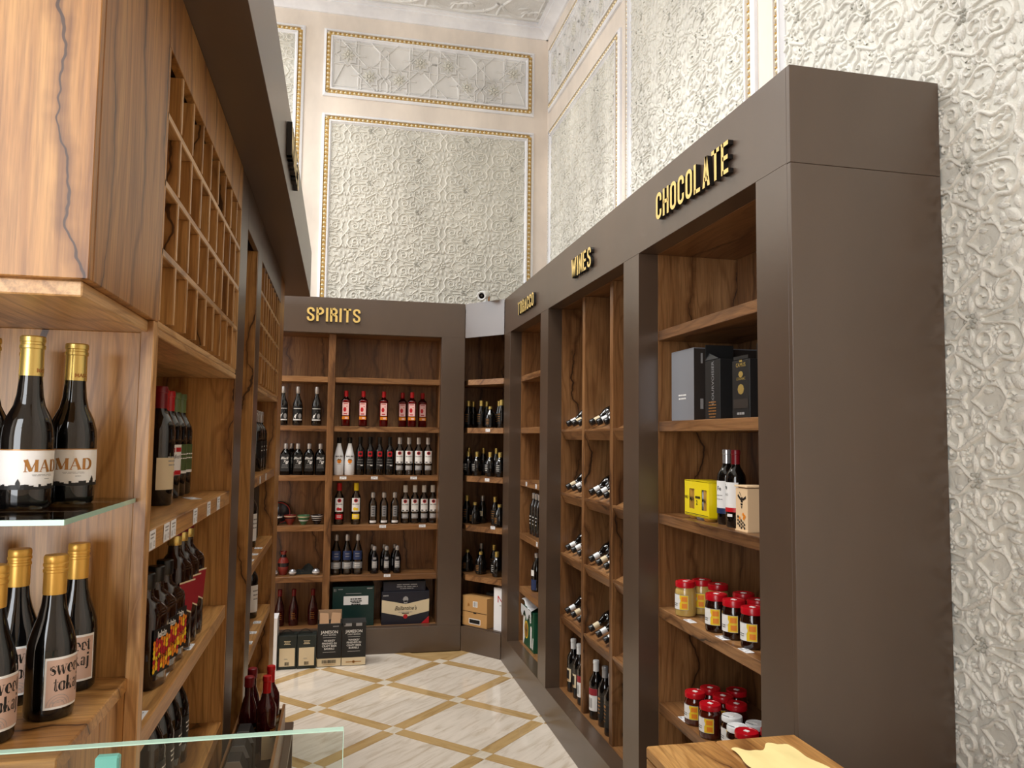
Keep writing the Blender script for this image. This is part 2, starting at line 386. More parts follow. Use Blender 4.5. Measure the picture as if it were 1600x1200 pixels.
def serif_text(s, size):
    vs, fs = [], []; x = 0
    for ch in s:
        g, adv = serif_glyph(ch)
        for pts, w in g:
            L, R = stroke(pts, w); n = len(L); o = len(vs)
            vs += [((p[0] + x) * size, p[1] * size) for p in L] + [((p[0] + x) * size, p[1] * size) for p in R]
            fs += [(o + i, o + n + i, o + n + i + 1, o + i + 1) for i in range(n - 1)]
        x += adv
    return [(a - x * size / 2, b) for a, b in vs], fs
_tc = {}
def small_text(s, size, bold=0.0, sx=1.0, italic=0.0):
    k = (s, bold, italic)
    if k not in _tc:
        cu = bpy.data.curves.new('print', 'FONT'); cu.body = s; cu.align_x = 'CENTER'; cu.size = 1.0; cu.offset = bold; cu.resolution_u = 2; cu.shear = italic; cu.fill_mode = 'FRONT'
        o = bpy.data.objects.new('print', cu); COL.objects.link(o)
        me = bpy.data.meshes.new_from_object(o.evaluated_get(bpy.context.evaluated_depsgraph_get()))
        _tc[k] = ([v.co[:2] for v in me.vertices], [tuple(p.vertices) for p in me.polygons])
        bpy.data.objects.remove(o); bpy.data.curves.remove(cu); bpy.data.meshes.remove(me)
    v, f = _tc[k]
    return [(a * size * sx, b * size) for a, b in v], f
def bars(rows, width, h, gap, z):
    """fine print too small to read: short ink bars"""
    rnd = random.Random(rows * 7 + int(width * 1e4)); vs, fs = [], []
    for r in range(rows):
        x = -width / 2 * rnd.uniform(.7, 1); end = -x
        while x < end:
            w = min(rnd.uniform(.10, .3) * width, end - x); o = len(vs); zz = z - r * gap
            vs += [(x, zz), (x + w, zz), (x + w, zz + h), (x, zz + h)]; fs.append((o, o + 1, o + 2, o + 3)); x += w + width * .035
    return vs, fs
def barcode(x0, x1, z0, z1, n=14):
    rnd = random.Random(n); vs, fs = [], []; st = (x1 - x0) / n
    for k in range(n):
        w = st * rnd.choice((.3, .5, .7)); o = len(vs); a = x0 + k * st
        vs += [(a, z0), (a + w, z0), (a + w, z1), (a, z1)]; fs.append((o, o + 1, o + 2, o + 3))
    return vs, fs
def place2(vf, dx=0, dz=0): return [(a + dx, b + dz) for a, b in vf[0]], vf[1]
def on_flat(mb, vf, to3, mi=0): mb.add([to3(a, b) for a, b in vf[0]], vf[1], mi)
def on_cyl(mb, vf, r, eps=0.0006, a0=0.0, mi=0):
    """wrap (u, z) round a bottle of radius r, front towards -y"""
    mb.add([((r + eps) * math.sin(u / r + a0), -(r + eps) * math.cos(u / r + a0), z) for u, z in vf[0]], vf[1], mi)
def wrap_label(r, z0, z1, half, seg=10, a0=0.0, dy=1.0, eps=0.0005):
    mb = MB(); vs = []
    for k in range(seg + 1):
        a = a0 + (-half + 2 * half * k / seg); x, y = (r + eps) * math.sin(a), -(r + eps) * math.cos(a) * dy
        vs += [(x, y, z0), (x, y, z1)]
    mb.add(vs, [(2 * k, 2 * k + 2, 2 * k + 3, 2 * k + 1) for k in range(seg)]); return mb

# ================================================================== the room
XW, YW, ZC = 1.75, 6.54, 5.36            # right wall, back wall, ceiling
XL, YF = -3.4, -1.7
floor = tag(bx(XL - .2, XW + .2, YF - .2, YW + .2, -0.12, -0.006).obj('floor', 'tan_marble'), kind='structure')
tag(bx(XW, XW + .2, YF - .2, YW + .2, 0, ZC + .2).obj('wall_right', 'peach_paint'), kind='structure')
tag(bx(XL - .2, XW, YW, YW + .2, 0, ZC + .2).obj('wall_back', 'peach_paint'), kind='structure')
wall_right, wall_back = bpy.data.objects['wall_right'], bpy.data.objects['wall_back']
mb = MB()
wins = [(0.0, 1.2), (2.3, 3.5), (5.2, 6.4)]
mb.box(XL - .2, XL, YF, YW, 0, 2.65).box(XL - .2, XL, YF, YW, 4.85, ZC)
edge = YF
for a, b in wins: mb.box(XL - .2, XL, edge, a, 2.65, 4.85); edge = b
mb.box(XL - .2, XL, edge, YW, 2.65, 4.85)
tag(mb.obj('wall_left', 'peach_paint'), kind='structure')
for i, (a, b) in enumerate(wins):
    w = MB()
    for z0, z1 in ((2.65, 2.72), (4.78, 4.85), (3.9, 3.95)): w.box(XL - .14, XL - .08, a, b, z0, z1)
    for y0, y1 in ((a, a + .06), (b - .06, b), ((a + b) / 2 - .025, (a + b) / 2 + .025)): w.box(XL - .14, XL - .08, y0, y1, 2.65, 4.85)
    tag(w.obj('window_%d' % (i + 1), 'white_paint'), kind='structure')
mb = MB(); fr = [(-2.85, -0.95)]
mb.box(XL, XW, YF - .2, YF, 0, .45).box(XL, XW, YF - .2, YF, 4.2, ZC)
edge = XL
for a, b in fr: mb.box(edge, a, YF - .2, YF, .45, 4.2); edge = b
mb.box(edge, XW, YF - .2, YF, .45, 4.2)
tag(mb.obj('wall_front', 'peach_paint'), kind='structure')
for i, (a, b) in enumerate(fr):
    w = MB()
    for z0, z1 in ((.45, .53), (4.12, 4.2), (2.9, 2.96)): w.box(a, b, YF - .14, YF - .06, z0, z1)
    for x0, x1 in ((a, a + .07), (b - .07, b)): w.box(x0, x1, YF - .14, YF - .06, .45, 4.2)
    tag(w.obj('window_%d' % (i + 4), 'white_paint'), kind='structure')
ceiling = tag(bx(XL - .2, XW + .2, YF - .2, YW + .2, ZC, ZC + .2).obj('ceiling', 'ceiling_plaster'), kind='structure')
# cornice along the back and the right wall: stepped plaster moulding
prof = [(0, 0), (.018, 0), (.03, .022), (.075, .05), (.095, .056), (.095, .066), (.125, .072), (.125, .09), (0, .09)]
tag(MB().prism([(YW - a, ZC - .09 + b) for a, b in prof], 0, XL, XW).obj('trim_1', 'white_paint'), kind='structure')
tag(MB().prism([(XW - a, ZC - .09 + b) for a, b in prof], 1, YF, YW).obj('trim_2', 'white_paint'), kind='structure')

# ---- floor: cream marble squares on the diagonal, tan bands between them, a light square at each crossing
per, band = 0.6187, 0.084; ts = per - band - 0.002
def slab(sx, sy, m, name):
    b = MB().box(-sx / 2, sx / 2, -sy / 2, sy / 2, -.006, 0, 0, 0.0006); o = b.obj(name, m); me = o.data; bpy.data.objects.remove(o); return me
me_t, me_s, me_i = slab(ts, ts, 'cream_marble', 'tile'), slab(ts, band - .001, 'tan_marble', 'band_strip'), slab(band - .001, band - .001, 'light_marble', 'corner_insert')
def piece(me, name, x, y, rz):
    o = bpy.data.objects.new(name, me); COL.objects.link(o); o.parent = floor; o.location = (x, y, 0); o.rotation_euler = (0, 0, rz)
for i in range(-12, 13):
    for j in range(-12, 13):
        cx, cy = 0.785 + (i + j) * .4375, 5.033 + (i - j) * .4375
        def ok(x, y): return -1.1 < x < 1.5 and 1.2 < y < 6.72
        if ok(cx, cy): piece(me_i, 'corner_insert', cx, cy, PI / 4)
        if ok(cx, cy + .4375): piece(me_t, 'tile', cx + .4375, cy, PI / 4) if ok(cx + .4375, cy) else None
        h = .21875
        if ok(cx + h, cy + h): piece(me_s, 'band_strip', cx + h, cy + h, PI / 4)
        if ok(cx + h, cy - h): piece(me_s, 'band_strip', cx + h, cy - h, -PI / 4)

# ---- plaster relief
SEC = [(-.5, 0), (-.34, .72), (0, 1.0), (.34, .72), (.5, 0)]
def smooth(pts, n=5):
    P = [np.array(p, float) for p in pts]; P = [2 * P[0] - P[1]] + P + [2 * P[-1] - P[-2]]; out = []
    for i in range(1, len(P) - 2):
        for k in range(n):
            t = k / n; a, b, c, d = P[i - 1:i + 3]
            out.append(.5 * (2 * b + (c - a) * t + (2 * a - 5 * b + 4 * c - d) * t * t + (3 * b - a - 3 * c + d) * t ** 3))
    return [tuple(p) for p in out] + [tuple(P[-2])]
class Relief:
    def __init__(s): s.v = []; s.f = []
    def rope(s, pts, w, h):
        n = len(pts); P = np.array(pts, float); Wd = w if hasattr(w, '__len__') else [w] * n; o = len(s.v)
        for i in range(n):
            t = P[min(i + 1, n - 1)] - P[max(i - 1, 0)]; t /= np.linalg.norm(t) + 1e-9; nn = np.array((-t[1], t[0]))
            for a, b in SEC:
                q = P[i] + nn * a * Wd[i]; s.v.append((q[0], q[1], b * h))
        for i in range(n - 1):
            for k in range(4): s.f.append((o + i * 5 + k, o + i * 5 + k + 1, o + (i + 1) * 5 + k + 1, o + (i + 1) * 5 + k))
    def ball(s, x, y, r, h=None):
        h = h or r; o = len(s.v)
        for rr, z in ((r, 0), (r * .8, h * .62), (r * .4, h * .93)):
            for k in range(6): s.v.append((x + rr * math.cos(k * PI / 3), y + rr * math.sin(k * PI / 3), z))
        s.v.append((x, y, h))
        for i in range(2):
            for k in range(6): s.f.append((o + i * 6 + k, o + i * 6 + (k + 1) % 6, o + i * 6 + 6 + (k + 1) % 6, o + i * 6 + 6 + k))
        for k in range(6): s.f.append((o + 12 + k, o + 12 + (k + 1) % 6, o + 18))
    def leaf(s, x, y, ang, L, W, h):
        o = len(s.v); ca, sa = math.cos(ang), math.sin(ang)
        for u, w, e in ((0, .18, .5), (.25, .8, .9), (.5, 1, 1), (.75, .7, .8), (1, .02, .15)):
            for q, z in ((-1, 0), (-.55, .95), (0, .55), (.55, .95), (1, 0)):
                a, b = u * L, q * w * W / 2; s.v.append((x + a * ca - b * sa, y + a * sa + b * ca, z * h * e))
        for i in range(4):
            for k in range(4): s.f.append((o + i * 5 + k, o + i * 5 + k + 1, o + i * 5 + 6 + k, o + i * 5 + 5 + k))
    def rosette(s, x, y, r, R, n=6):
        s.ball(x, y, r)
        for k in range(n): s.ball(x + R * math.cos(2 * PI * k / n), y + R * math.sin(2 * PI * k / n), r)
    def mesh(s, name, m, to3, parent, clip=None):
        V = np.array(s.v)
        if clip is not None: V[:, 0] = np.clip(V[:, 0], clip[0], clip[1]); V[:, 1] = np.clip(V[:, 1], clip[2], clip[3])
        me = bpy.data.meshes.new(name); me.from_pydata([to3(*p) for p in V], [], s.f); me.materials.append(M[m])
        me.polygons.foreach_set('use_smooth', [True] * len(me.polygons)); me.update()
        o = bpy.data.objects.new(name, me); COL.objects.link(o); o.parent = parent
        return o
def spiral(cx, cy, R, a0, turns, sgn=1, n=16):
    return [(cx + R * (1 - .78 * k / n) * math.cos(a0 + sgn * 2 * PI * turns * k / n), cy + R * (1 - .78 * k / n) * math.sin(a0 + sgn * 2 * PI * turns * k / n)) for k in range(n + 1)]
# one repeat of the scrolling-vine relief, 41 x 45 cm, mirrored in both directions
cell = Relief()
quad = Relief(); c = .01
quad.rope(smooth([(0, 22.5 * c), (.03, .185), (.022, .145), (.05, .105), (.10, .112), (.15, .085), (.205, .1125)], 4), .017, .011)
quad.rope(smooth([(.085, 0), (.108, .034), (.15, .042), (.178, .018), (.205, 0)], 4), .012, .009)
quad.rope([(.052, .105)] + spiral(.082, .158, .036, -2.2, 1.25, 1), .013, .010)
quad.rope([(.15, .085), (.158, .105)] + spiral(.160, .166, .036, -1.6, 1.2, -1), .012, .010)
quad.rope([(.108, .036)] + spiral(.132, .076, .026, -2.2, 1.1, 1, 12), .010, .009)
quad.rope(spiral(.186, .055, .022, 2.6, 1.1, 1, 12), .010, .009)
quad.rope(smooth([(.025, .16), (.05, .196), (.09, .208), (.13, .212), (.17, .218)], 3), .011, .009)
for x, y, a, L, W in ((.028, .022, .72, .066, .036), (.030, .0, 0, .050, .024), (0, .030, PI / 2, .055, .024), (.006, .10, 1.25, .045, .024), (.06, .07, .3, .045, .022),
                      (.105, .118, 1.2, .045, .022), (.12, .20, -.5, .045, .022), (.175, .12, .9, .042, .022), (.185, .20, 2.3, .042, .022), (.012, .19, .6, .04, .02),
                      (.205, .03, 1.57, .045, .02), (.06, .045, -.5, .04, .02)):
    quad.leaf(x, y, a, L, W, .010)
for x, y, a, L, W in ((.030, .055, 1.3, .040, .022), (.075, .030, 1.1, .036, .020), (.088, .078, 2.6, .036, .020), (.135, .02, .2, .034, .018), (.16, .06, 1.4, .030, .018), (.045, .135, .2, .034, .018), (.105, .158, .9, .032, .018),
                      (.198, .165, 1.4, .040, .020), (.145, .125, 2.4, .034, .018), (.06, .215, .1, .036, .016), (.175, .035, .5, .03, .016), (.120, .055, -.7, .03, .016), (.03, .205, 2.2, .03, .016)):
    quad.leaf(x, y, a, L, W, .009)
quad.rope(smooth([(.06, .008), (.075, .018), (.085, .012), (.09, 0)], 3), .009, .007); quad.rope(smooth([(.118, .138), (.125, .15), (.122, .17), (.135, .18)], 3), .010, .008); quad.rope(smooth([(.19, .08), (.2, .095), (.205, .1)], 3), .010, .008)
quad.rosette(.115, .196, .0075, .0155); quad.rosette(.175, .088, .006, .0125)
for mx, my in ((1, 1), (-1, 1), (-1, -1), (1, -1)):
    o = len(cell.v); cell.v += [(x * mx, y * my, z) for x, y, z in quad.v]; cell.f += [tuple(o + i for i in f) for f in quad.f]
cell.rosette(0, 0, .011, .023, 7); cell.rosette(.205, .225, .008, .017); cell.rosette(.205, -.225, .008, .017)
CV, CF = np.array(cell.v), cell.f
def vine_field(u0, u1, z0, z1):
    r = Relief(); vs, fs, o = [], [], 0
    for i in range(int(math.floor(u0 / .41)) - 1, int(math.ceil(u1 / .41)) + 2):
        for j in range(int(math.floor(z0 / .45)) - 1, int(math.ceil(z1 / .45)) + 2):
            cu, cz = .41 * i, .45 * j + (.225 if i % 2 else 0)
            if cu + .2 < u0 or cu - .2 > u1 or cz + .22 < z0 or cz - .22 > z1: continue
            vs.append(CV + np.array((cu, cz, 0))); fs += [tuple(o + k for k in f) for f in CF]; o += len(CV)
    r.v = np.concatenate(vs); r.f = fs; return r
def ring(mb, to3, u0, u1, z0, z1, w, d0, d1, mi=0):
    """mitred rectangular moulding: width w inwards, height d0 at the outside edge and d1 at the inside edge"""
    O = [(u0, z0), (u1, z0), (u1, z1), (u0, z1)]; I = [(u0 + w, z0 + w), (u1 - w, z0 + w), (u1 - w, z1 - w), (u0 + w, z1 - w)]
    vs = [to3(a, b, 0) for a, b in O] + [to3(a, b, d0) for a, b in O] + [to3(a, b, d1) for a, b in I] + [to3(a, b, 0) for a, b in I]
    fs = []
    for k in range(4):
        q = (k + 1) % 4
        fs += [(k, q, 4 + q, 4 + k), (4 + k, 4 + q, 8 + q, 8 + k), (8 + k, 8 + q, 12 + q, 12 + k)]
    mb.add(vs, fs, mi)
star_me = [None]
def star_rosette():
    r = Relief()
    for k in range(8): r.leaf(.012 * math.cos(k * PI / 4), .012 * math.sin(k * PI / 4), k * PI / 4, .050, .024, .016)
    for k in range(8): r.ball(.024 * math.cos((k + .5) * PI / 4), .024 * math.sin((k + .5) * PI / 4), .009, .02)
    r.ball(0, 0, .014, .026); return r
def wall_panel(wall, to3, u0, u1, z0, z1, kind='vine'):
    fw = .082
    p = MB(); i0, i1, j0, j1 = u0 + fw, u1 - fw, z0 + fw, z1 - fw
    p.add([to3(a, b, .004) for a, b in ((i0, j0), (i1, j0), (i1, j1), (i0, j1))], [(0, 1, 2, 3)])
    pan = p.obj('wall_panel', 'pearl_plaster' if kind == 'vine' else 'smooth_plaster', wall)
    f = MB(); ring(f, to3, u0, u1, z0, z1, .020, .016, .026); ring(f, to3, u0 + .020, u1 - .020, z0 + .020, z1 - .020, .040, .010, .010)
    ring(f, to3, u0 + .058, u1 - .058, z0 + .058, z1 - .058, .012, .030, .030); ring(f, to3, u0 + .070, u1 - .070, z0 + .070, z1 - .070, .012, .024, .010)
    f.obj('frame_moulding', 'white_paint', pan)
    b = Relief(); b2 = Relief(); m = u0 + .039, u1 - .039, z0 + .039, z1 - .039
    for a, c_, horiz in ((m[0], m[1], True), (m[2], m[3], False)):
        n = max(2, int((c_ - a) / .037)); st = (c_ - a) / n
        for e in ((m[2], m[3]) if horiz else (m[0], m[1])):
            for k in range(n):
                q = a + st * k; x, y = (q, e) if horiz else (e, q)
                b.ball(x, y, .0145, .017)
                for s_ in (-1, 1):
                    dx, dy = (st / 2, s_ * .010) if horiz else (s_ * .010, st / 2)
                    b2.ball(x + dx, y + dy, .0065, .014)
            pts = [(a, e), (c_, e)] if horiz else [(e, a), (e, c_)]
            b2.rope(pts, .036, .006)
    b_o = b.mesh('bead_moulding', 'gold_pearl', lambda a, c_, d: to3(a, c_, d + .010), pan); b_o['kind'] = 'stuff'
    b_o = b2.mesh('gilt_fillet', 'gold_leaf', lambda a, c_, d: to3(a, c_, d + .010), pan); b_o['kind'] = 'stuff'
    if kind == 'vine':
        v = vine_field(i0, i1, j0, j1); o = v.mesh('vine_relief', 'pearl_relief', lambda a, c_, d: to3(a, c_, d + .004), pan, (i0 - .014, i1 + .014, j0 - .014, j1 + .014)); o['kind'] = 'stuff'
    else:
        r = Relief(); wd = i1 - i0; hg = j1 - j0; zt, zb = j0 + hg * .70, j0 + hg * .29
        stars = [(.07, 1), (.18, 0), (.33, 0), (.44, 1), (.585, 1), (.685, 0), (.83, 0), (.935, 1)]
        S_, hh = .015, .014
        for x, t in stars:
            sx, sz = i0 + x * wd, zt if t else zb; R = .098
            pts = [(sx + (R if k % 2 == 0 else R * .72) * math.cos(k * PI / 8), sz + (R if k % 2 == 0 else R * .72) * math.sin(k * PI / 8)) for k in range(17)]
            r.rope(pts, S_, hh)
            zo = j0 if t else j1; far = zb if t else zt
            for sg in (-1, 1):   # straps running off at 45 degrees to the opposite border
                x0, y0 = sx + sg * .03, sz + (-.09 if t else .09); L = abs(zo - y0)
                r.rope([(x0, y0), (x0 + sg * L, zo)], S_, hh)
                r.rope([(sx + sg * .07, sz + (.07 if t else -.07)), (sx + sg * .07, j1 if t else j0)], S_, hh)
                r.rope([(sx + sg * .098, sz), (sx + sg * .15, sz)], S_, hh)
        for x in (.255, .51, .757):
            cx = i0 + x * wd
            r.rope([(cx - .03, j0), (cx - .03, j0 + .07), (cx, j0 + .11), (cx + .03, j0 + .07), (cx + .03, j0)], S_, hh)
            r.rope([(cx, j0 + .11), (cx - .035, j0 + .16), (cx - .035, j1 - .07), (cx, j1 - .03), (cx + .035, j1 - .07), (cx + .035, j0 + .16), (cx, j0 + .11)], S_, hh)
        for x in (.0, .125, .385, .64, .885, 1.0):
            cx = i0 + x * wd; r.rope([(cx, j0), (cx, j1)], S_, hh * .8)
        for zz in (j0 + .02, j1 - .02, (j0 + j1) / 2): r.rope([(i0, zz), (i1, zz)], S_, hh * .8)
        o = r.mesh('strapwork', 'smooth_plaster', lambda a, c_, d: to3(a, c_, d + .004), pan, (i0, i1, j0, j1)); o['kind'] = 'stuff'
        for x, t in stars:
            q = star_rosette(); sx, sz = i0 + x * wd, zt if t else zb
            q.mesh('rosette', 'pearl_relief', lambda a, c_, d: to3(sx + a, sz + c_, d + .006), pan)
    return pan
back3 = lambda u, z, d: (u, YW - d, z)
right3 = lambda u, z, d: (XW - d, u, z)
wall_panel(wall_back, back3, -.215, 1.622, 4.545, 5.130, 'straps')
wall_panel(wall_back, back3, -.212, 1.624, 2.10, 4.395)
wall_panel(wall_back, back3, -2.25, -.370, 2.10, 5.130)
wall_panel(wall_right, right3, 4.650, 6.458, 4.566, 5.146, 'straps')
wall_panel(wall_right, right3, 4.652, 6.445, 2.30, 4.392)
wall_panel(wall_right, right3, 2.975, 4.548, 2.30, 5.146)
wall_panel(wall_right, right3, 0.85, 2.832, 0.12, 5.146)
# ---- ceiling relief: scalloped straps
r = Relief()
for k in range(6):
    cx = -1.55 + k * .62
    r.rope([(cx + .29 * math.cos(a), 6.20 + .29 * math.sin(a) * .62) for a in np.linspace(PI, 0, 15)], .030, .014)
    r.rope([(cx + .12 * math.cos(a), 5.98 + .10 * math.sin(a)) for a in np.linspace(0, 2 * PI, 15)], .018, .010)
    r.rope([(cx - .31, 6.37), (cx - .30, 6.24), (cx - .22, 6.1), (cx - .02, 5.9)], .026, .013)
    r.rope([(cx - .31, 6.37), (cx - .09, 6.37)], .022, .012)
    r.rope([(cx - .09, 6.37), (cx - .07, 6.28), (cx + .08, 6.24)], .022, .012)
    r.rope([(cx - .02, 5.9), (cx + .15, 5.75), (cx + .31, 5.9)], .024, .012)
    for a in np.linspace(.3, 2.8, 6): r.leaf(cx + .05 * math.cos(a), 6.2 + .05 * math.sin(a), a, .11, .05, .010)
    r.rosette(cx + .20, 6.34, .011, .024); r.rosette(cx, 5.98, .012, .028)
for k in range(4):
    cy = 5.6 - k * .62
    r.rope([(1.40 - .22 * math.sin(a), cy + .29 * math.cos(a)) for a in np.linspace(0, PI, 13)], .03, .014)
    r.rope([(1.58, cy + .3), (1.45, cy + .3)], .024, .012); r.rosette(1.46, cy, .012, .028)
r.rope([(-3.2, 6.385), (1.595, 6.385), (1.595, -2.9)], .022, .012)
o = r.mesh('ceiling_relief', 'ceiling_plaster', lambda a, b, d: (a, b, ZC - d), ceiling); o['kind'] = 'stuff'

# ================================================================== shelving
SH = (2.145, 1.757, 1.370, .980, .590); TH = .043
def part(root, name, m, *boxes, c=0.0012):
    mb = MB()
    for b in boxes: mb.box(*b, 0, c)
    return mb.obj(name, m, root, tuple(root.location))
# ---- long unit along the right wall: chocolate, wine and tobacco bays
XR, XI, XB = 1.236, 1.324, 1.700
ru = tag(empty('wall_shelving', (1.236, 1.933, 0)), 'long dark brown framed shelving unit with three wooden bays along the right wall', 'shelving unit')
part(ru, 'header', 'brown_laminate', (XR, XI, 1.951, 5.846, 2.478, 2.764))
part(ru, 'plinth', 'brown_laminate', (XR, XI, 1.951, 5.846, 0, .194))
for y0, y1 in ((1.951, 2.122), (3.080, 3.262), (4.557, 4.740), (5.641, 5.846)):
    part(ru, 'upright', 'brown_laminate', (XR, XI, y0, y1, .194, 2.478), c=0.0006)
part(ru, 'side_panel', 'brown_laminate', (XR, 1.737, 1.933, 1.951, 0, 2.4755)); part(ru, 'side_panel', 'brown_laminate', (XR, 1.737, 1.933, 1.951, 2.4765, 2.764))
part(ru, 'top_panel', 'brown_laminate', (XI, 1.737, 1.951, 5.846, 2.746, 2.764))
for y0, y1 in ((2.122, 3.080), (3.262, 4.557), (4.740, 5.641)):
    part(ru, 'bay_side', 'oak_brown_z', (XI, XB, y1, y1 + .018, .178, 2.478)); part(ru, 'bay_side', 'oak_brown_z', (XI, XB, y0 - .018, y0, .178, 2.478))
    part(ru, 'back_panel', 'oak_brown_z', (XB, XB + .016, y0 - .018, y1 + .018, .178, 2.496))
    part(ru, 'bay_top', 'oak_brown_y', (XI, XB, y0 - .018, y1 + .018, 2.478, 2.496)); part(ru, 'bay_bottom', 'oak_brown_y', (XI, XB, y0, y1, .178, .196))
for y0, y1 in ((2.122, 3.080), (4.740, 5.641)):
    for z in SH: part(ru, 'shelf', 'oak_brown_y', (XI + .002, XB, y0, y1, z - TH, z), c=.002)
DIV = ((3.645, 3.690), (4.100, 4.145))
for a, b in DIV: part(ru, 'divider', 'oak_brown_z', (XI + .001, XB, a, b, .196, 2.478), c=.002)
TILT = math.radians(27); WZ = (1.722, 1.342, .982, .612)
SUB = ((3.262, 3.645), (3.690, 4.100), (4.145, 4.557))
for y0, y1 in SUB:
    for z in WZ:      # bottle shelf falling towards the aisle, its front edge cut square to the board
        ct, st = math.cos(TILT), math.sin(TILT); L = (XB - XI - .02) / ct
        pr = [(XI + .002, z), (XI + .002 + L * ct, z + L * st), (XI + .002 + L * ct + .055 * st, z + L * st - .055 * ct), (XI + .002 + .055 * st, z - .055 * ct)]
        m_ = MB(); n = 4; off = ru.location
        m_.add([(p[0], y, p[1]) for y in (y0, y1) for p in pr], [(0, 1, 2, 3), (7, 6, 5, 4)] + [(k, 4 + k, 4 + (k + 1) % 4, (k + 1) % 4) for k in range(4)])
        m_.obj('slanted_shelf', 'oak_brown_y', ru, tuple(off))
        lip = MB().box(XI + .002, XI + .014, y0, y1, z, z + .012, 0, .001); lip.obj('shelf_lip', 'oak_brown_y', ru, tuple(off))
# ---- spirits unit on the back wall
YS, YI, YB = 6.174, 6.260, 6.505
su = tag(empty('wall_shelving', (-.2, YS, 0)), 'dark brown framed back wall shelving unit under the SPIRITS letters', 'shelving unit')
part(su, 'header', 'brown_laminate', (-1.05, .976, YS, YI, 2.485, 2.764)); part(su, 'plinth', 'brown_laminate', (-1.05, .976, YS, YI, 0, .196))
part(su, 'upright', 'brown_laminate', (.788, .976, YS, YI, .196, 2.485), c=.0006); part(su, 'upright', 'brown_laminate', (-1.05, -.90, YS, YI, .196, 2.485), c=.0006)
part(su, 'side_panel', 'brown_laminate', (.958, .976, YI, 6.525, 0, 2.764)); part(su, 'side_panel', 'brown_laminate', (-1.05, -1.032, YI, 6.525, 0, 2.764))
part(su, 'top_panel', 'brown_laminate', (-1.032, .958, YI, 6.525, 2.746, 2.764))
part(su, 'bay_side', 'oak_brown_z', (.788, .806, YI, YB, .178, 2.485)); part(su, 'bay_side', 'oak_brown_z', (-.918, -.90, YI, YB, .178, 2.485))
part(su, 'back_panel', 'oak_brown_z', (-.918, -.0725, YB, YB + .016, .178, 2.5)); part(su, 'back_panel', 'oak_brown_z', (-.0725, .806, YB, YB + .016, .178, 2.5))
part(su, 'bay_top', 'oak_brown_x', (-.918, .806, YI, YB, 2.485, 2.5)); part(su, 'bay_bottom', 'oak_brown_x', (-.90, .788, YI, YB, .178, .196))
part(su, 'divider', 'oak_brown_z', (-.100, -.045, YI - .012, YB, .196, 2.485), c=.002)
for z in SH:
    part(su, 'shelf', 'oak_brown_x', (-.045, .788, YI, YB, z - TH, z), c=.002); part(su, 'shelf', 'oak_brown_x', (-.90, -.100, YI, YB, z - TH, z), c=.002)
# ---- narrow diagonal corner unit
A2, D2, N2 = np.array((.976, 6.174)), np.array((.6294, -.7771)), np.array((.777, .629)); CL = .413
def cp(s, o): q = A2 + s * D2 + o * N2; return (float(q[0]), float(q[1]))
cu = tag(empty('corner_shelving', (1.1, 6.02, 0)), 'narrow diagonal dark brown corner shelving unit below the security camera', 'shelving unit'); cof = tuple(cu.location)
def quadp(name, m, pts, z0, z1): return MB().prism(pts, 2, z0, z1).obj(name, m, cu, cof)
quadp('header', 'brown_laminate', [cp(.004, 0), cp(CL - .004, 0), cp(CL - .02, .02), cp(.02, .02)], 2.485, 2.764)
quadp('plinth', 'brown_laminate', [cp(.004, 0), cp(CL - .004, 0), cp(CL - .02, .02), cp(.02, .02)], 0, .19)
pent = [cp(.02, .022), cp(CL - .02, .022), (1.270, 5.868), (1.705, 5.868), (1.705, 6.50), (.985, 6.50), (.985, 6.20)]
pent = [cp(.022, .024), cp(CL - .022, .024), (1.705, 5.872), (1.705, 6.50), (.990, 6.50)]
for z in SH: quadp('shelf', 'oak_brown_x', pent, z - TH, z)
quadp('bay_bottom', 'brown_laminate', pent, .178, .196); quadp('top_panel', 'brown_laminate', pent, 2.74, 2.764)
MB().box(.985, 1.722, 6.502, 6.52, .0, 2.74).obj('back_panel', 'oak_brown_z', cu, cof); MB().box(1.706, 1.722, 5.866, 6.502, .0, 2.74).obj('back_panel', 'oak_brown_z', cu, cof)
MB().box(1.325, 1.706, 5.852, 5.868, .0, 2.74).obj('bay_side', 'oak_brown_z', cu, cof)
MB().box(.977, .988, 6.264, 6.502, .0, 2.74).obj('bay_side', 'oak_brown_z', cu, cof)
# ---- freestanding unit on the left with lattice wine racks and an open display end
XS, XK = -.337, -.800
lu = tag(empty('aisle_shelving', (XS, 1.135, 0)), 'tall honey oak shelving unit with lattice racks on the left side of the aisle', 'shelving unit')
part(lu, 'box_front', 'oak_honey_z', (XK, XS - .001, 1.135, 1.153, 1.888, 2.862)); part(lu, 'box_side', 'oak_honey_z', (XS - .018, XS, 1.1535, 1.546, 1.888, 2.57))
part(lu, 'box_floor', 'oak_edge', (XK, XS - .012, 1.149, 1.535, 1.866, 1.888), c=.002)
part(lu, 'fascia', 'oak_honey_z', (XS - .018, XS, 1.547, 2.665, 2.424, 2.57)); part(lu, 'fascia', 'brown_laminate', (XS - .018, XS, 2.8505, 3.210, 2.413, 2.57)); part(lu, 'fascia', 'brown_laminate', (XS - .018, XS, 3.3615, 4.42, 2.413, 2.57))
part(lu, 'display_back', 'oak_honey_z', (XK, -.3615, 1.530, 1.552, 0, 1.866)); part(lu, 'end_post', 'oak_edge_z', (-.361, XS, 1.518, 1.548, 0, 1.888), c=.002)
part(lu, 'display_shelf', 'oak_honey_x', (XK, -.356, 1.165, 1.530, 1.224, 1.247), c=.002)
part(lu, 'cabinet_side', 'oak_honey_z', (-.378, -.360, 1.185, 1.372, 0, 1.222)); part(lu, 'cabinet_side', 'oak_honey_z', (-.378, -.360, 1.374, 1.529, 0, 1.222))
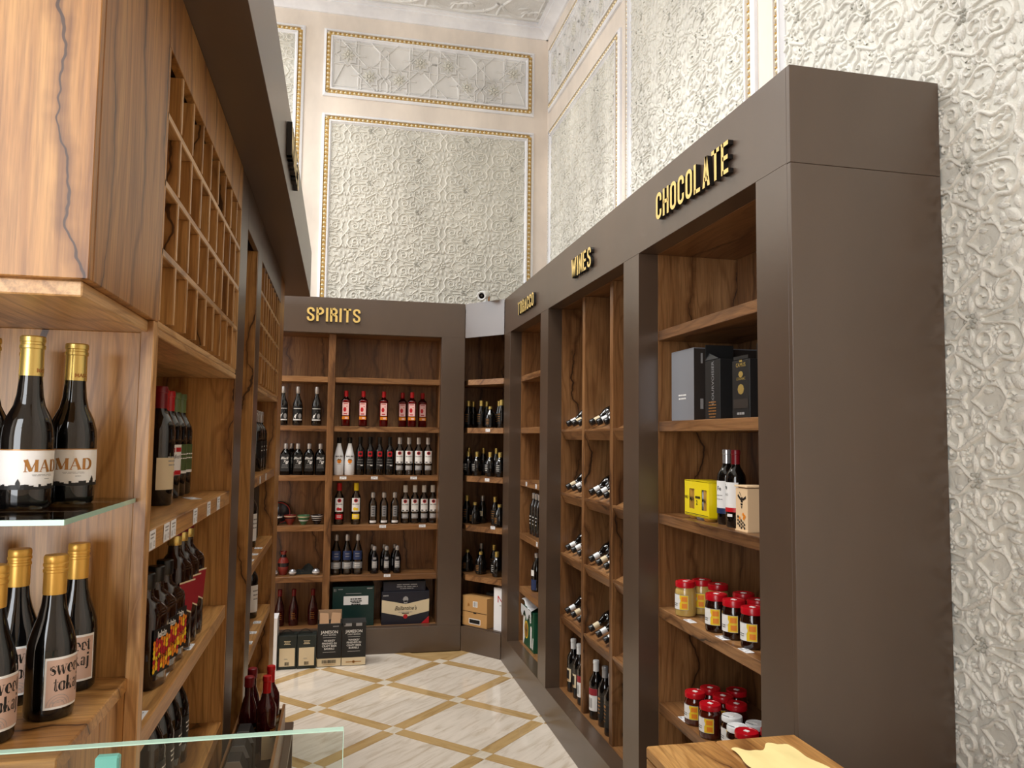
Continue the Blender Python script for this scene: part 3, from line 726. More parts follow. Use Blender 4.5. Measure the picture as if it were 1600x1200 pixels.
part(lu, 'cabinet_front', 'oak_honey_z', (XK, -.379, 1.185, 1.203, 0, 1.222))
gs = part(lu, 'glass_shelf', 'sheet_glass', (XK, -.357, 1.150, 1.528, 1.556, 1.564), c=0)
MB().box(XK, -.3565, 1.1485, 1.1497, 1.5562, 1.5638).box(-.3568, -.3560, 1.1497, 1.528, 1.5562, 1.5638).obj('glass_edge', 'glass_edge', gs, tuple(lu.location))
LSH = (1.50, 1.138, .775, .412)
def left_bay(y0, y1, shelves, ztop):
    part(lu, 'bay_side', 'oak_honey_z', (XK + .02, XS - .001, y1 - .017, y1, .08, ztop)); part(lu, 'bay_side', 'oak_honey_z', (XK + .02, XS - .001, y0, y0 + .008, .08, ztop))
    part(lu, 'back_panel', 'oak_honey_z', (XK + .012, XK + .024, y0, y1, .08, 2.42)); part(lu, 'plinth', 'brown_laminate', (XK + .02, XS, y0, y1, 0, .08))
    for z in shelves: part(lu, 'shelf', 'oak_honey_y', (XK + .024, XS - .004, y0 + .008, y1 - .017, z - .042, z), c=.002)
left_bay(1.549, 2.665, LSH, 1.862); left_bay(2.8505, 3.21, (), 2.413); left_bay(3.3615, 4.42, LSH, 1.862)
def lattice(y0, y1, z0, z1, ncol, nrow):
    part(lu, 'rack_base', 'oak_edge', (XK + .03, XS, y0, y1, z0 - .031, z0 - .016), c=.002); part(lu, 'rack_base', 'oak_edge', (XK + .03, XS - .002, y0, y1, z0 - .014, z0), c=.002)
    part(lu, 'rack_back', 'oak_honey_z', (XS - .262, XS - .25, y0, y1, z0, z1)); hgt = (z1 - z0) / nrow; wid = (y1 - y0) / ncol
    for k in range(1, nrow): part(lu, 'rack_rail', 'oak_edge', (XS - .25, XS, y0, y1, z0 + k * hgt - .008, z0 + k * hgt + .008), c=.002)
    for s_ in (0, 1): part(lu, 'rack_cheek', 'oak_edge_z', (XS - .25, XS, (y0, y1 - .010)[s_], (y0 + .010, y1)[s_], z0, z1), c=.001)
    src = None
    for k in range(nrow):
        for j in range(1, ncol):
            if src is None:
                src = bx(-.124, .124, -.0055, .0055, -(hgt - .016) / 2, (hgt - .016) / 2, 0, .001).obj('slat', 'oak_honey_z', lu)
                o = src
            else:
                o = src.copy(); COL.objects.link(o); o.parent = lu
            o.location = (XS - .1255 - lu.location.x, y0 + j * wid - lu.location.y, z0 + (k + .5) * hgt)
            e = bx(-.0015, .0015, -.006, .006, -(hgt - .016) / 2, (hgt - .016) / 2).obj('edge_band', 'oak_edge_z', o) if o is src else None
            if e is None:
                e2 = src.children[0].copy(); COL.objects.link(e2); e2.parent = o
            else: e.location = (.1255, 0, 0)
lattice(1.549, 2.662, 1.893, 2.424, 9, 4); lattice(3.3615, 4.42, 1.893, 2.413, 9, 4)
part(lu, 'upright', 'brown_laminate', (XK, XS, 2.6655, 2.850, 0, 2.57)); part(lu, 'upright', 'brown_laminate', (XK, XS, 3.2105, 3.361, 0, 2.57))
part(lu, 'end_panel', 'oak_honey_z', (XK, XS - .001, 4.4205, 4.70, 0, 2.57)); part(lu, 'rear_panel', 'brown_laminate', (XK - .016, XK, 1.135, 4.70, 0, 2.57))
part(lu, 'header', 'brown_laminate', (XK - .016, -.207, 1.1535, 1.4495, 2.571, 2.862)); part(lu, 'header', 'brown_laminate', (XK - .016, -.207, 1.4505, 5.09, 2.571, 2.862))

# ---- raised letters over the bays
def sign(word, height, width, to3, label, lname='sign_lettering', base=(0, 0, 0), gap=.115, mats=('sign_gold', 'sign_return'), rev=1, depth=.018):
    tot = sum(sign_glyph(c_)[2] for c_ in word) + gap * (len(word) - 1); k = width / (tot * height)
    root = tag(empty(lname, base), label, 'sign'); u = 0
    for ch in word:
        w = sign_glyph(ch)[2]
        mb, _ = letter_mesh(ch, height, depth, lambda a, b, d, u=u: to3((u * height + a) * k, b, d))
        mb.obj('letter', list(mats), root, base, 30); u += w + gap
sign('SPIRITS', .108, .408, lambda a, b, d: (-.272 + a, YS - d - .001, 2.570 + b), 'raised gold SPIRITS letters on the brown header of the back wall', base=(-.07, YS, 2.57))
sign('CHOCOLATE', .108, .598, lambda a, b, d: (XR - d - .001, 2.850 - a, 2.556 + b), 'raised gold CHOCOLATE letters on the brown header nearest the camera', base=(XR, 2.55, 2.55))
sign('WINES', .104, .335, lambda a, b, d: (XR - d - .001, 4.012 - a, 2.552 + b), 'raised gold WINES letters in the middle of the right header', base=(XR, 3.85, 2.55))
sign('TOBACCO', .090, .458, lambda a, b, d: (XR - d - .001, 5.318 - a, 2.550 + b), 'raised gold TOBACCO letters at the far end of the right header', base=(XR, 5.1, 2.55))
sign('WINES', .110, .46, lambda a, b, d: (-.207 + d + .001, 2.715 + a, 2.655 + b), 'raised letters seen edge-on along the left unit header', base=(-.207, 2.95, 2.65))

# ================================================================== bottles, jars and boxes
def bottle(name, prof, glass, cap=None, labels=(), seg=14, sq=None, dy=1.0, extra=()):
    """a bottle at the origin, front towards -y: body, cap, labels (each with its print)"""
    root = empty(name, (0, 0, 0))
    MB().lathe(prof, seg, 0, sq, dy=dy).obj('body', glass, root, angle=40)
    if cap:
        for cprof, cm in (cap if isinstance(cap, list) else [cap]): MB().lathe(cprof, seg).obj('cap', cm, root, angle=30)
    for lb in labels:
        r = lb.get('r') or max(p[0] for p in prof); z0, z1 = lb['z']; flat = lb.get('flat')
        if flat:
            y = -r * dy - .0006; o = bx(-flat / 2, flat / 2, y, y + .0004, z0, z1).obj('label', lb['m'], root)
            to = lambda a, b: (a, y - .0004, b)
        else:
            o = wrap_label(r, z0, z1, lb['half'], lb.get('seg', 8), lb.get('a0', 0.0)).obj('label', lb['m'], root)
        pr = {}
        for vf, m_ in lb.get('prints', ()): pr.setdefault(m_, []).append(vf)
        for m_, lst in pr.items():
            mb = MB()
            for vf in lst:
                if flat: on_flat(mb, vf, to)
                else: on_cyl(mb, vf, r, .0011, lb.get('a0', 0.0))
            mb.obj('lettering', m_, o)['kind'] = 'stuff'
    return root
class Kind:
    """first use places the bottle itself, later uses copies of it with copies of its parts"""
    def __init__(s, root): s.root = root; s.used = False
    def put(s, x, y, z, rz, label, cat, group=None, sc_=None):
        o = s.root if not s.used else dup(s.root)
        s.used = True; o.location = (x, y, z); o.rotation_euler = (0, 0, rz)
        if sc_: o.scale = (sc_,) * 3
        for k in ('group',):
            if k in o.keys(): del o[k]
        tag(o, label, cat, group); return o
def strips(xs, lo, hi):
    vs = [p for x, a, b in zip(xs, lo, hi) for p in ((x, a), (x, b))]
    return vs, [(2 * k, 2 * k + 2, 2 * k + 3, 2 * k + 1) for k in range(len(xs) - 1)]
def rect(x0, x1, z0, z1):
    n = 1 + int((x1 - x0) / .007); return strips([x0 + (x1 - x0) * k / n for k in range(n + 1)], [z0] * (n + 1), [z1] * (n + 1))
def poly(pts): return list(pts), [tuple(range(len(pts)))]
def disc(cx, cz, r, n=16, q=1.0):
    if n <= 8: return [(cx + r * math.cos(2 * PI * k / n), cz + q * r * math.sin(2 * PI * k / n)) for k in range(n)], [tuple(range(n))]
    a = [PI * (1 - k / (n // 2)) for k in range(n // 2 + 1)]
    return strips([cx + r * math.cos(t) for t in a], [cz - q * r * math.sin(t) for t in a], [cz + q * r * math.sin(t) for t in a])
def bordeaux(Hh=.30, R=.037): 
    k = Hh / .30
    return [(R * .90, 0), (R, .006 * k), (R, .188 * k), (R * .93, .203 * k), (R * .66, .222 * k), (R * .45, .236 * k), (R * .40, .255 * k), (R * .385, .283 * k), (R * .42, .285 * k), (R * .42, .294 * k), (R * .385, .30 * k)]
def foil(Hh, z0, r, m): return ([(r * .99, z0), (r, z0 + .002), (r * .98, Hh - .017), (r * 1.07, Hh - .015), (r * 1.07, Hh - .004), (r * .97, Hh + .001)], m)
FX, FR, FY = 0.0, -PI / 2, PI / 2          # facing the room from the back wall, from the right wall, from the left unit

# ---- display end: MAD and sweet tokaj
def skyline(w, z0, h):
    rnd = random.Random(3); pts = [(-w, z0)]; x = -w
    while x < w:
        st = rnd.uniform(.003, .007); hh = h * rnd.uniform(.35, .8)
        pts += [(x, z0 + hh), (min(w, x + st), z0 + hh * rnd.uniform(.8, 1.1))]; x += st
    out, fs = [], []
    for i in range(len(pts) - 1):
        a, b = pts[i], pts[i + 1]
        if b[0] - a[0] < 1e-6: continue
        o = len(out); out += [(a[0], z0 - .0002), (b[0], z0 - .0002), (b[0], b[1]), (a[0], a[1])]; fs.append((o, o + 1, o + 2, o + 3))
    for sx in (-.034, .03):
        o = len(out); out += [(sx - .003, z0), (sx + .003, z0), (sx + .003, z0 + h), (sx, z0 + h * 1.6), (sx - .003, z0 + h)]; fs.append((o, o + 1, o + 2, o + 3, o + 4))
    return out, fs
R = .0365
mad_prof = [(R * .88, 0), (R * .98, .004), (R, .012), (R, .108), (R * .96, .122), (R * .83, .139), (R * .60, .157), (R * .50, .174), (R * .45, .195), (R * .42, .215), (R * .42, .262)]
tower = skyline(R * 1.9, .030, .010)
mad = bottle('wine_bottle', mad_prof, 'black_glass',
    [([(R * .455, .203), (R * .46, .2045), (R * .445, .240), (R * .445, .245), (R * .49, .246), (R * .49, .251), (R * .455, .252), (R * .455, .2555), (R * .49, .2565), (R * .485, .2635), (R * .45, .2655)], 'cap_gold')],
    [dict(z=(.030, .090), half=1.95, seg=22, m='label_white', prints=[(place2(serif_text('MAD', .0185), 0, .056), 'ink_gold'), (rect(-R * 1.95, R * 1.95, .0885, .0900), 'ink_gold'), (tower, 'ink_black'),
        (place2(bars(2, .040, .0006, .0016, 0), 0, .0515), 'ink_grey'), (place2(bars(1, .012, .001, .002, 0), .006, .045), 'ink_grey')])], seg=36)
ci = [c_ for c_ in mad.children if c_.name.startswith('cap')][0]
mbx = MB(); on_cyl(mbx, place2(small_text('MAD', .009, .02), .006, .2085), R * .455, .0008); mbx.obj('lettering', 'ink_gold', ci)
MADK = Kind(mad); ZG = 1.5641
MADK.put(-.471, 1.333, ZG, 1.00, 'gold-capped dark wine bottle labelled MAD, larger of the two on the glass shelf front', 'bottle')
MADK.put(-.436, 1.425, ZG, .42, 'gold-capped wine bottle with its MAD label fully facing out at the glass shelf edge', 'bottle')
MADK.put(-.548, 1.372, ZG, .9, 'MAD wine bottle cut off by the left frame edge on the glass shelf', 'bottle')
MADK.put(-.518, 1.462, ZG, .7, 'gold-capped MAD bottle hidden behind the front bottle on the glass shelf', 'bottle')
R = .0345
tok_prof = [(R * .86, 0), (R * .98, .005), (R, .014), (R, .098), (R * .96, .112), (R * .82, .130), (R * .62, .150), (R * .50, .168), (R * .45, .185), (R * .42, .205), (R * .42, .240)]
capf = [(R * .47, .184), (R * .475, .1855), (R * .475, .217), (R * .505, .218), (R * .505, .2215), (R * .475, .2225), (R * .475, .226), (R * .505, .227), (R * .505, .231), (R * .48, .232), (R * .495, .2345), (R * .495, .2405), (R * .455, .2435)]
lw = .0295
tok = bottle('wine_bottle', tok_prof, 'black_glass', [(capf, 'cap_matt_gold')],
    [dict(z=(.018, .094), half=.93, seg=16, m='label_white', prints=[(rect(-lw, lw, .0215, .0905), 'label_rose'),
       (place2(serif_text('sweet', .0140), 0, .068), 'ink_black'), (place2(serif_text('tokaj', .0140), .002, .044), 'ink_black'), (place2(bars(2, .022, .0006, .0016, 0), -.012, .0285), 'ink_grey')])], seg=36)
lab = [c_ for c_ in tok.children if c_.name.startswith('label')][0]
mbx = MB()
for rr in (.016, .012, .008):      # faint ring stamp printed low on the label
    L_, R_ = stroke(arc(-.012, .0225, rr, rr, 0, 180, 14), .0006); n = len(L_)
    on_cyl(mbx, ([(a, b) for a, b in L_ + R_], [(i, n + i, n + i + 1, i + 1) for i in range(n - 1)]), R, .0013)
mbx.obj('stamp_print', 'ink_grey', lab)
TK = Kind(tok); ZT = 1.2472
TK.put(-.425, 1.342, ZT, 1.02, 'sweet tokaj bottle with yellow cap standing nearest on the wooden display shelf', 'bottle')
TK.put(-.474, 1.250, ZT, .98, 'sweet tokaj bottle cut off by the left frame edge on the display shelf', 'bottle')
TK.put(-.433, 1.478, ZT, .30, 'sweet tokaj bottle at the back right of the display shelf with price sticker', 'bottle')
TK.put(-.503, 1.418, ZT, .80, 'sweet tokaj bottle half hidden behind the nearest one on the display shelf', 'bottle')
TK.put(-.575, 1.470, ZT, .6, 'sweet tokaj bottle farthest back on the display shelf, only its cap clear', 'bottle')

# ---- left unit, top open shelf: red wine
def wine(glass, capm, lm, prints=(), half=1.2, z=(.065, .15), Hh=.30, Rr=.037, seg=18, extra=()):
    return bottle('wine_bottle', bordeaux(Hh, Rr), glass, [foil(Hh, Hh - .068, Rr * .43, capm)], [dict(z=z, half=half, m=lm, prints=list(prints))] + list(extra), seg=seg)
KR = Kind(wine('black_glass', 'cap_red', 'label_white', [(rect(-.040, .040, .066, .078), 'label_red'), (place2(small_text('Merlot', .016, .01), 0, .112), 'ink_grey'), (rect(-.012, .012, .130, .142), 'ink_red')]))
KG = Kind(wine('black_glass', 'cap_green', 'label_green', [(place2(bars(2, .05, .003, .012, 0), 0, .12), 'ink_white'), (rect(-.03, .03, .066, .074), 'label_white')]))
KC = Kind(wine('black_glass', 'cap_darkred', 'label_cream', [(place2(bars(3, .04, .003, .010, 0), 0, .12), 'ink_grey')], z=(.04, .12)))
zl = 1.5002
KR.put(-.474, 2.262, zl, 1.2, 'wine bottle with red capsule and white label, nearer red one on the upper left shelf', 'bottle')
KR.put(-.474, 2.345, zl, 1.2, 'wine bottle with red capsule standing behind another on the upper left shelf', 'bottle')
KG.put(-.474, 2.428, zl, 1.2, 'green-labelled wine bottle with green capsule in the row on the upper left shelf', 'bottle')
KG.put(-.474, 2.512, zl, 1.2, 'green-labelled wine bottle farthest back on the upper left shelf', 'bottle')
KC.put(-.448, 2.120, zl, 1.3, 'dark bottle with cream label beside the edge post on the upper left shelf', 'bottle')
# ---- left unit, second shelf: square-shouldered amber bottles with slanting red label, and honeycomb labels
am_prof = [(.036, 0, 6), (.038, .006, 6), (.038, .200, 6), (.036, .212, 4), (.026, .228, 2), (.016, .242, 2), (.0145, .262, 2), (.0145, .292, 2)]
am = bottle('liqueur_bottle', am_prof, 'amber_black_glass', [([(.0165, .262), (.017, .263), (.017, .284), (.0165, .285)], 'cap_gold'), ([(.0168, .2855), (.0168, .294), (.014, .2955)], 'cap_darkred')], seg=24)
lb = MB(); y = -.0388
lb.add([(-.036, y, .118), (.022, y, .094), (.026, y, .104), (.036, y, .172), (-.036, y, .172)], [(0, 1, 2, 3, 4)])
lo = lb.obj('label', 'label_crimson', am)
MB().add([(-.036, y - .0006, .170), (.036, y - .0006, .170), (.036, y - .0006, .174), (-.036, y - .0006, .174)], [(0, 1, 2, 3)]).add([(-.036, y - .0006, .114), (.022, y - .0006, .090), (.022, y - .0006, .094), (-.036, y - .0006, .118)], [(0, 1, 2, 3)]).obj('label_border', 'label_cream', lo)
am2 = MB().box(.0384, .0388, -.030, .030, .10, .17).obj('label', 'label_crimson', am)
AM = Kind(am); zm = 1.1382
for k, yy in enumerate((2.115, 2.200, 2.285)):
    AM.put(-.400, yy, zm, PI / 2 - .35, ('square amber bottle with red slanting label, nearest of three on the left shelf', 'square amber bottle with red slanting label in the middle of three', 'square amber bottle with red label, rearmost of three on the left shelf')[k], 'bottle')
hc_prof = [(.037, 0, 6), (.040, .006, 6), (.040, .150, 6), (.038, .162, 5), (.028, .176, 3), (.018, .188, 2), (.0165, .206, 2), (.0175, .210, 2), (.0165, .214, 2), (.0165, .236, 2)]
hexes = []
rh = random.Random(8)
for i in range(7):
    for j in range(7): hexes.append((disc(-.033 + i * .011, .040 + j * .0096 + (.0048 if i % 2 else 0), .0058, 6), ('label_orange', 'label_yellow', 'label_orange', 'ink_red')[rh.randrange(4)]))
hc = bottle('liqueur_bottle', hc_prof, 'amber_black_glass', [([(.0185, .206), (.019, .208), (.019, .238), (.017, .240)], 'cap_black')],
    [dict(z=(.030, .125), flat=.074, r=.040, m='label_black', prints=hexes + [(place2(small_text('Jelzin', .020, .02), 0, .106), 'ink_white'), (place2(small_text('Special', .017, .015, italic=.3), 0, .060), 'ink_black')])], seg=24)
HC = Kind(hc)
for k, (xx, yy) in enumerate(((-.402, 1.835), (-.402, 1.930), (-.402, 2.022))):
    HC.put(xx, yy, zm, PI / 2 - .25, ('dark bottle with orange honeycomb label closest to the post on the left shelf', 'dark bottle with orange honeycomb label in the middle of three', 'dark honeycomb-label bottle beside the red slanting labels')[k], 'bottle')
GC = Kind(bottle('liqueur_bottle', [(.034, 0), (.036, .006), (.036, .165), (.030, .190), (.017, .218), (.0145, .24), (.0145, .285)], 'amber_black_glass', [([(.0165, .25), (.017, .251), (.017, .284), (.015, .287)], 'cap_gold')], [dict(z=(.05, .12), half=1.0, m='label_black')], seg=18))
for k, yy in enumerate((1.92, 2.03, 2.14)):
    GC.put(-.505, yy, zm, PI / 2, ('gold-capped dark bottle behind the honeycomb bottles, nearest the post', 'middle gold-capped dark bottle behind the honeycomb bottles', 'gold-capped dark bottle behind, next to the amber trio')[k], 'bottle')
DK = Kind(bottle('liqueur_bottle', [(.036, 0), (.039, .008), (.039, .150), (.030, .180), (.016, .210), (.0145, .26), (.0145, .28)], 'black_glass', [([(.0165, .252), (.017, .254), (.017, .280), (.015, .283)], 'cap_black')], [dict(z=(.05, .125), half=.9, m='label_black', prints=[(place2(bars(3, .04, .004, .012, 0), 0, .105), 'ink_white')])], seg=18))
for k, yy in enumerate((2.06, 2.16, 2.26, 2.36)):
    DK.put(-.43, yy, .7752, PI / 2, '%s black bottle from the near end on the low left shelf behind the glass' % ORD[k], 'bottle')

# ---- spirits shelves ----
def row(kind, xs, y, z, rz, text, cat='bottle', group=None, jit=.10):
    n = len(xs)
    for i, x in enumerate(xs):
        kind.put(x, y if not hasattr(y, '__len__') else y[i], z + .0002, rz + random.uniform(-jit, jit), text % nth(i, n), cat, group)
YF_ = YI + .080
# top row right: red gin
red_prof = [(.030, 0, 5), (.034, .005, 5), (.035, .205, 5), (.033, .214, 4), (.020, .226, 2), (.014, .236, 2), (.0135, .262, 2)]
rg = bottle('gin_bottle', red_prof, 'red_glass', [([(.0155, .238), (.016, .240), (.016, .284), (.014, .286)], 'cap_red')],
    [dict(z=(.088, .190), flat=.050, r=.035, m='label_pink', prints=[(place2(bars(1, .040, .007, .008, 0), 0, .178), 'ink_red'), (disc(-.006, .135, .012, 10, 1.6), 'label_red'), (disc(.010, .160, .004, 8), 'ink_red'), (rect(-.014, .012, .096, .104), 'ink_red')]),
     dict(z=(.056, .080), flat=.054, r=.035, m='label_orange', prints=[(rect(-.004, .018, .060, .074), 'label_pink')])], seg=20)
for l_ in list(rg.children):
    if l_.name.startswith('body'): MB().lathe([(.027, .006, 5), (.031, .008, 5), (.032, .200, 5), (.010, .215, 2)], 16).obj('gin', 'label_red', l_)
RG = Kind(rg)
for i, (x, y_) in enumerate(((.045, 6.34), (.181, 6.34), (.344, 6.34), (.504, 6.44), (.573, 6.34), (.668, 6.44))):
    RG.put(x, y_, SH[1] + .0002, random.uniform(-.15, .15), '%s red gin bottle from the left on the upper right spirits shelf' % ORD[i], 'bottle')
# second row right: white coconut rum, black rum, clear rum
ml = bottle('rum_bottle', [(.036, 0), (.039, .006), (.040, .100), (.037, .150), (.027, .195), (.0165, .235), (.015, .250), (.015, .27)], 'white_ceramic', [([(.0165, .252), (.0175, .254), (.0175, .296), (.0155, .299)], 'cap_black')],
    [dict(z=(.075, .165), half=.9, r=.0398, m='white_ceramic', prints=[(place2(small_text('MALIBU', .018, .02), 0, .142), 'ink_black'), (disc(0, .108, .016), 'label_orange'), (poly([(-.02, .112), (-.006, .134), (0, .122), (.006, .134), (.02, .112), (.004, .116), (.002, .092), (-.002, .092), (-.004, .116)]), 'ink_black'), (place2(bars(1, .03, .003, .004, 0), 0, .084), 'ink_grey')])], seg=20)
row(Kind(ml), (.0, .084), YF_, SH[2], 0, '%s white coconut rum bottle with palm label beside the divider')
bk = bottle('rum_bottle', [(.033, 0), (.036, .006), (.036, .185), (.030, .208), (.017, .232), (.0145, .245), (.0145, .28)], 'black_glass', [([(.0165, .250), (.017, .252), (.017, .302), (.015, .305)], 'cap_black')],
    [dict(z=(.148, .188), half=.5, m='label_red', prints=[(disc(0, .168, .011), 'ink_black')]), dict(z=(.045, .135), half=.8, m='label_black', prints=[(place2(bars(3, .05, .004, .02, 0), 0, .12), 'ink_grey'), (rect(.002, .022, .072, .080), 'ink_white')])], seg=18)
row(Kind(bk), (.166, .246, .321, .402), 6.36, SH[2], 0, '%s black rum bottle from the left with red round seal')
def bacardi(capm, lm='label_white', liquid=None, foot=None):
    b = bottle('rum_bottle', [(.032, 0), (.036, .006), (.036, .190), (.031, .210), (.018, .232), (.0150, .246), (.0145, .262)], 'clear_glass', [([(.0165, .248), (.018, .250), (.018, .302), (.016, .305)], capm)],
        [dict(z=(.095, .195), half=.92, m=lm, prints=[(disc(0, .177, .0145), 'ink_red'), (disc(0, .177, .008), 'ink_black'), (place2(small_text('BACARDI', .0125, .012), 0, .146), 'ink_black')] + ([(disc(-.008, .115, .012), liquid), (disc(.009, .113, .010), liquid)] if liquid else [(rect(-.026, -.008, .100, .108), 'ink_black'), (rect(.008, .026, .100, .108), 'ink_black')])),
         dict(z=(.040, .078), half=.8, m=foot or 'label_silver', prints=[(place2(bars(2, .04, .004, .010, 0), 0, .064), 'ink_white')])], seg=18)
    return b
row(Kind(bacardi('cap_silver')), (.480, .555, .633, .709), YF_, SH[2], 0, '%s clear white rum bottle from the left, row above the coloured rums')
Kind(bacardi('cap_red', liquid='label_red', foot='label_red')).put(.011, YF_, SH[3] + .0002, .05, 'tall clear rum bottle with red cap and red raspberry label', 'bottle', sc_=1.07)
Kind(bacardi('cap_yellow', liquid='label_yellow', foot='label_yellow')).put(.143, YF_, SH[3] + .0002, -.05, 'tall clear rum bottle with yellow cap and yellow lemon label', 'bottle', sc_=1.07)
vd = bottle('vodka_bottle', [(.031, 0), (.034, .006), (.034, .150), (.030, .172), (.018, .195), (.014, .205), (.014, .225)], 'clear_glass', [([(.0155, .206), (.0175, .208), (.019, .220), (.0175, .248), (.012, .253)], 'cap_silver')],
    [dict(z=(.010, .028), half=.8, m='label_white'), dict(z=(.06, .145), half=.5, m='label_silver', prints=[(place2(bars(4, .022, .006, .018, 0), 0, .128), 'ink_black')])], seg=18)
VD = Kind(vd); row(VD, (.277, .365, .451), 6.36, SH[3], 0, '%s clear vodka bottle with rounded silver stopper in the middle')
row(Kind(bacardi('cap_white')), (.538, .615, .689, .761), 6.38, SH[3], 0, '%s white rum bottle with white cap on the third bottle shelf', jit=.15)
for k_ in COL.objects: pass
bl = bottle('vodka_bottle', [(.037, 0), (.040, .008), (.041, .150), (.038, .180), (.026, .215), (.016, .245), (.0145, .255), (.0145, .285)], 'clear_glass', [([(.0165, .262), (.018, .264), (.018, .300), (.013, .3125)], 'cap_silver')],
    [dict(z=(.048, .098), half=1.1, m='label_silver', prints=[(place2(bars(2, .05, .006, .016, 0), 0, .082), 'ink_white')]), dict(z=(.115, .185), half=.9, m='label_blue', prints=[(place2(bars(2, .04, .006, .02, 0), 0, .16), 'ink_grey')])], seg=18)
row(Kind(bl), (-.007 + .005, .083, .166), YF_, SH[4], 0, '%s clear vodka bottle with blue upper label on the lowest shelf')
sv = bottle('vodka_bottle', [(.030, 0), (.033, .006), (.033, .110), (.029, .140), (.017, .165), (.013, .178), (.013, .195)], 'blue_glass', [([(.0145, .180), (.016, .182), (.017, .196), (.015, .210), (.010, .2155)], 'cap_silver')],
    [dict(z=(.112, .130), half=.4, r=.0328, m='label_silver'), dict(z=(.045, .10), half=.6, m='label_silver', prints=[(place2(bars(3, .03, .005, .014, 0), 0, .088), 'ink_white')])], seg=18)
SV = Kind(sv)
for i, x in enumerate((.297, .393, .478)):
    SV.put(x, YF_, SH[4] + .0002, random.uniform(-.2, .2), '%s small clear vodka bottle in the front row of the lowest shelf' % nth(i, 3), 'bottle')
    SV.put(x - .012, 6.445, SH[4] + .0002, random.uniform(-.2, .2), '%s small clear vodka bottle in the back row of the lowest shelf' % nth(i, 3), 'bottle')
# left column
td = bottle('spirit_bottle', [(.035, 0), (.039, .008), (.040, .150), (.036, .180), (.022, .215), (.015, .24), (.0145, .28)], 'black_glass', [([(.0165, .255), (.0175, .257), (.019, .290), (.017, .309), (.012, .312)], 'cap_silver')],
    [dict(z=(.040, .155), half=1.0, m='label_black', prints=[(place2(small_text('~~~~~', .024, .02), 0, .128), 'ink_white'), (poly([(-.035, .055), (-.02, .085), (.01, .115), (.032, .118), (.0, .10), (-.012, .075), (-.016, .055)]), 'ink_white'), (disc(.018, .075, .013, 12, 1.6), 'ink_grey'), (rect(-.036, .036, .042, .050), 'ink_white')])], seg=18)
row(Kind(td), (-.441, -.329, -.184), YF_, SH[1], 0, '%s dark bottle with bridge picture label on the upper left spirits shelf')
sq_ = bottle('spirit_bottle', [(.036, 0, 3), (.0405, .006, 3), (.0415, .145, 3), (.038, .170, 2), (.024, .192, 2), (.0145, .205, 2), (.0145, .222, 2)], 'grey_glass', [([(.016, .205), (.0165, .207), (.0165, .244), (.014, .247)], 'cap_silver')],
    [dict(z=(.030, .160), flat=.064, r=.042, m='label_black', prints=[(place2(small_text('Black', .026, .01, italic=.4), -.004, .124), 'ink_white'), (place2(small_text('Tea', .026, .01, italic=.4), .006, .098), 'ink_white'), (place2(bars(3, .05, .003, .012, 0), 0, .080), 'ink_grey'), (rect(.006, .022, .088, .096), 'ink_white')])], seg=20)
SQ = Kind(sq_); row(SQ, (-.410, -.318, -.231, -.145), YF_, SH[2], 0, '%s squat grey bottle with handwritten-style label on the left')
SQ.put(-.372, 6.455, SH[2] + .0002, 0, 'squat grey bottle tucked behind the first one of its row', 'bottle')
# ceramics
def pot(name, prof, m, label, cat, loc, bands=(), seg=24):
    root = tag(empty(name, loc), label, cat)
    if name == 'ceramic_bowl': root.scale = (.80, .80, .95)
    MB().lathe(prof, seg, cap1=False).obj('body', m, root, angle=50)
    for p_, m_ in bands: MB().lathe(p_, seg, cap0=False, cap1=False).obj('glaze_band', m_, root, angle=50)
    return root
bowl = [(.024, 0), (.026, .006), (.044, .030), (.058, .062), (.061, .078), (.058, .0785), (.054, .062), (.040, .030), (.012, .010)]
def bandp(a, b): return [(np.interp(z, [.006, .030, .062, .078], [.026, .044, .058, .061]) + .0006, z) for z in np.linspace(a, b, 4)]
pot('ceramic_bowl', bowl, 'ceramic_red', 'small red patterned ceramic bowl on the bowls shelf', 'bowl', (-.363, 6.37, SH[3] + .0002), [(bandp(.050, .060), 'ceramic_dark'), (bandp(.066, .072), 'label_cream')])
pot('ceramic_bowl', bowl, 'ceramic_green', 'green glazed ceramic bowl between the two striped bowls', 'bowl', (-.259, 6.36, SH[3] + .0002), [(bandp(.062, .068), 'label_cream'), (bandp(.030, .040), 'white_ceramic')])
pot('ceramic_bowl', bowl, 'ceramic_dark', 'black and white striped ceramic bowl beside the divider', 'bowl', (-.157, 6.37, SH[3] + .0002), [(bandp(.066, .073), 'white_ceramic'), (bandp(.050, .056), 'white_ceramic'), (bandp(.034, .038), 'white_ceramic')])
pot('ceramic_bowl', bowl, 'ceramic_dark', 'dark bowl with pale rim in front of the standing plate', 'bowl', (-.466, 6.34, SH[3] + .0002), [(bandp(.062, .074), 'white_ceramic')])
pl = tag(empty('ceramic_plate', (-.447, 6.45, SH[3] + .0002)), 'dark decorated plate standing upright at the left end of the bowls shelf', 'plate')
m_ = MB().lathe([(.02, 0), (.05, .004), (.085, .016), (.087, .018), (.05, .008), (.0, .006)], 28); m_.v = [(x, z - .01, y + .088) for x, y, z in m_.v]; m_.obj('plate_dish', 'ceramic_dark', pl)
m_ = MB().lathe([(.074, .0155), (.082, .0185)], 28, cap0=False, cap1=False); m_.v = [(x, -z - .003, y + .088) for x, y, z in m_.v]; m_.obj('rim_band', 'ceramic_red', pl)
m_ = MB().box(-.05, .05, .004, .03, 0, .012, 0, .002); m_.obj('stand', 'frame_dark', pl)
